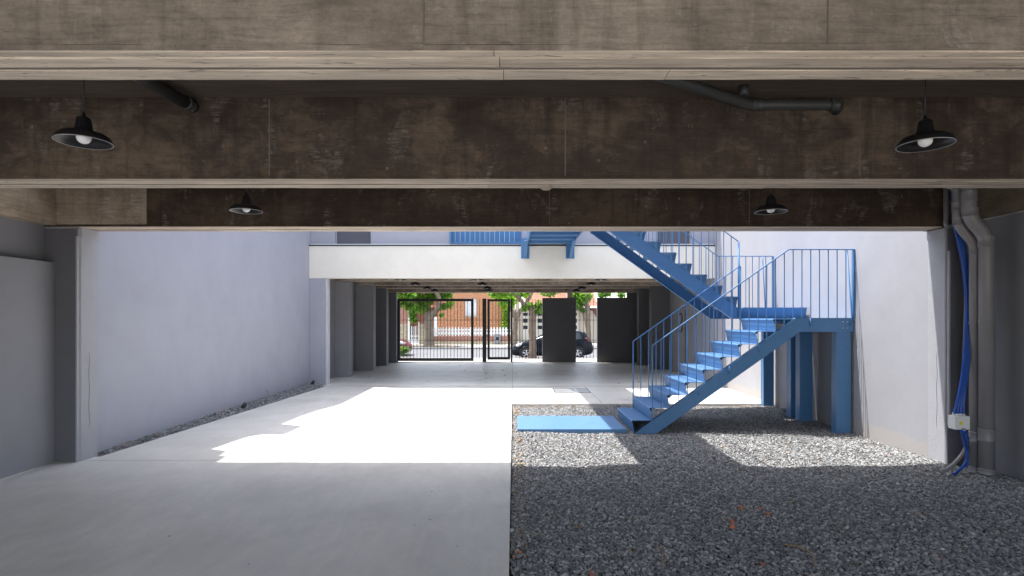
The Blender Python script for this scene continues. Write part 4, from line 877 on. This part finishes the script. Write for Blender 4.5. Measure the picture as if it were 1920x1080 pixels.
iv = thing('climbing_ivy', 'yellow-green ivy column on the right corner of the brick house', 'plant', (X(948, DH-.3), DH-.3, 0))
crown('foliage', [(X(948, DH-.3), DH-.4, Z(q, DH), .38) for q in (570, 580, 590, 600, 610, 618)]+[(X(940, DH-.3), DH-.4, Z(568, DH), .3)], 900, .11, M_leafy, iv, 8)
sh = thing('shrub', 'small green shrub at the bottom left of the driveway gate', 'plant', (X(752, 23.5), 23.5, -.13))
m = MB(); m.tube([(X(751, 23.5), 23.5, -.15), (X(753, 23.5), 23.5, Z(660, 23.5))], .012, 6); m.build('stem', M_barkd, sh)
crown('foliage', [(X(p, 23.5), 23.5, Z(q, 23.5), .15) for p, q in ((750, 655), (757, 654), (762, 656), (747, 661), (756, 661), (742, 652))], 420, .05, M_leafd, sh, 6)
m = MB(); m.box(-4.9, X(768, 23), 22.8, 24.4, -.4, -.075); struct(m.build('planting_bed', M_soil, bevel=.02))
m = MB(); m.box(X(982, 27.2), X(1018, 27.2), 27.0, 28.2, -.5, -.325); struct(m.build('tree_pit', M_soil, bevel=.02))
r = random.Random(12)
pl = [(X(r.gauss(818, 12), 40), r.uniform(39.2, 40.6), -.38) for _ in range(130)]+[(X(r.gauss(850, 5), 40), r.uniform(39.2, 39.9), -.38) for _ in range(60)]+[(X(r.uniform(765, 800), 40), r.uniform(39.2, 41), -.38) for _ in range(40)]+[(X(r.uniform(880, 960), 40), r.uniform(39.2, 41.5), -.38) for _ in range(14)]
leaves('fallen_leaves', pl, .14, M_dry, 'heaps of dry tan leaves on the far pavement under the broad tree', 21)
# cars
def car(label, D, paint, xc, zr, flip=False, Lh=2.15):
    root = thing('parked_car', label, 'car', (0, 0, 0)); Wd = .84
    # stations from nose (-x) to tail: x, bottom, shoulder height, roof height, half width
    st = [(-2.12, .30, .52, .54, .50), (-2.05, .22, .66, .68, .68), (-1.85, .19, .78, .82, .79), (-1.55, .19, .86, .92, .83), (-1.15, .19, .91, .99, .845), (-.95, .19, .93, 1.04, .85), (-.55, .19, .94, 1.28, .85), (-.25, .19, .95, 1.44, .85), (.1, .19, .95, 1.52, .85), (.6, .19, .97, 1.54, .85), (1.1, .19, .99, 1.52, .85), (1.55, .20, 1.00, 1.47, .845), (1.72, .22, 1.00, 1.36, .84), (1.90, .26, .98, 1.12, .82), (2.02, .30, .92, .96, .79), (2.12, .36, .72, .74, .70)]
    m = MB(); m.smooth = True; nr = None
    for (x, zb, zs, zr_, hw) in st:
        tw = hw*(.98 if zr_-zs < .15 else .74)
        half = [(0, zb), (hw*.85, zb), (hw*.98, zb+.10), (hw, (zb+zs)/2), (hw*.985, zs), (hw*.5+tw*.5 if zr_-zs > .15 else hw*.93, zs+(zr_-zs)*.45), (tw if zr_-zs > .15 else hw*.8, zs+(zr_-zs)*.88), (tw*.82, zr_-.004), (0, zr_)]
        ring = [(x, -y, z) for y, z in half]+[(x, y, z) for y, z in half[-2:0:-1]]
        nr = len(ring); m.v += ring
    for i in range(len(st)-1):
        for j in range(nr): m.face((i*nr+j, i*nr+(j+1) % nr, (i+1)*nr+(j+1) % nr, (i+1)*nr+j))
    m.smooth = False; m.face(range(nr)); m.face(range((len(st)-1)*nr+nr-1, (len(st)-1)*nr-1, -1))
    body = m.build('body', paint, root)
    def sidey(x, z, s):                             # body side at height z
        for (a, b_) in zip(st[:-1], st[1:]):
            if a[0] <= x <= b_[0]:
                t_ = (x-a[0])/(b_[0]-a[0]); zs = a[2]+(b_[2]-a[2])*t_; zr_ = a[3]+(b_[3]-a[3])*t_; hw = a[4]+(b_[4]-a[4])*t_; f = max(0, min(1, (z-zs)/(max(.05, zr_-zs)*.88))); return s*(hw*(.985-.245*f)+.012)
    for s in (-1, 1):
        for wp in ([(-.82, 1.0), (-.45, 1.24), (-.28, 1.34), (.0, 1.42), (.0, 1.0)], [(.06, 1.0), (.06, 1.43), (.8, 1.44), (.8, 1.02)], [(.88, 1.03), (.88, 1.43), (1.42, 1.38), (1.52, 1.12), (1.4, 1.06)]):
            m = MB(); k = len(m.v); m.v += [(x, sidey(x, z, s), z) for x, z in wp]; m.face(range(len(wp))); m.build('side_window', M_glass, root, solid=.006)
        m = MB(); m.tube([(-.72, s*.86, 1.02), (-.74, s*.97, 1.07)], [.03, .07], 10); m.build('mirror', paint, root)
        m = MB(); m.tube([(-1.98, s*.60, .64), (-1.72, s*.80, .78), (-1.6, s*.825, .82)], [.07, .09, .03], 10); m.build('headlight', M_lampg, root)
        m = MB(); m.tube([(1.93, s*.74, .90), (1.82, s*.80, 1.02), (1.75, s*.78, 1.15)], [.06, .07, .03], 10); m.build('tail_light', M_red, root)
        for x in (-1.36, 1.30):
            w_ = MB(); w_.lathe([(.16, -.10), (.29, -.105), (.315, -.08), (.315, .08), (.29, .105), (.16, .1)], (x, s*.75, .315), 28, 'y'); w_ = w_.build('wheel', M_rubber, root)
            q = MB(); q.lathe([(.205, -.02), (.20, .10), (.185, .108), (.17, .07), (.17, -.02)], (x, s*.75, .315), 24, 'y') if s > 0 else q.lathe([(.205, .02), (.20, -.10), (.185, -.108), (.17, -.07), (.17, .02)], (x, s*.75, .315), 24, 'y')
            for a in range(5):
                an = 2*math.pi*a/5+.3; q.tube([(x, s*.83, .315), (x+.185*math.cos(an), s*.845, .315+.185*math.sin(an))], [.045, .03], 6)
            q.build('rim', M_rim, w_)
            q = MB(); q.lathe([(.345, -.0), (.37, .0), (.372, s*.02), (.345, s*.02)], (x, s*.835, .32), 28, 'y'); q.build('wheel_arch', M_black, root)
    m = MB(); k = 0; m.v += [(-.93, -.66, 1.06), (-.93, .66, 1.06), (-.27, .57, 1.44), (-.27, -.57, 1.44)]; m.v = [(x-.02, y, z+.018) for x, y, z in m.v]; m.face((0, 1, 2, 3)); m.build('windscreen', plain('pale_glass', (.25, .3, .33), .06), root, solid=.006)
    m = MB(); m.v += [(1.90, -.60, 1.14), (1.90, .60, 1.14), (1.66, .56, 1.42), (1.66, -.56, 1.42)]; m.v = [(x+.03, y, z+.01) for x, y, z in m.v]; m.face((0, 1, 2, 3)); m.build('rear_window', M_glass, root, solid=.006)
    m = MB(); m.box(-2.145, -2.09, -.35, .35, .42, .52); m.build('grille', M_black, root)
    root.location = (xc, D, zr)
    if flip: root.rotation_euler.z = math.pi
    return root
car('black hatchback parked at the near kerb behind the dark tree', 30.0, M_carb, X(1034, 30.0), -.53)
car('maroon car half hidden behind the left post of the driveway gate', 32.0, M_carr, X(768, 31.2)-2.2, -.50, True)
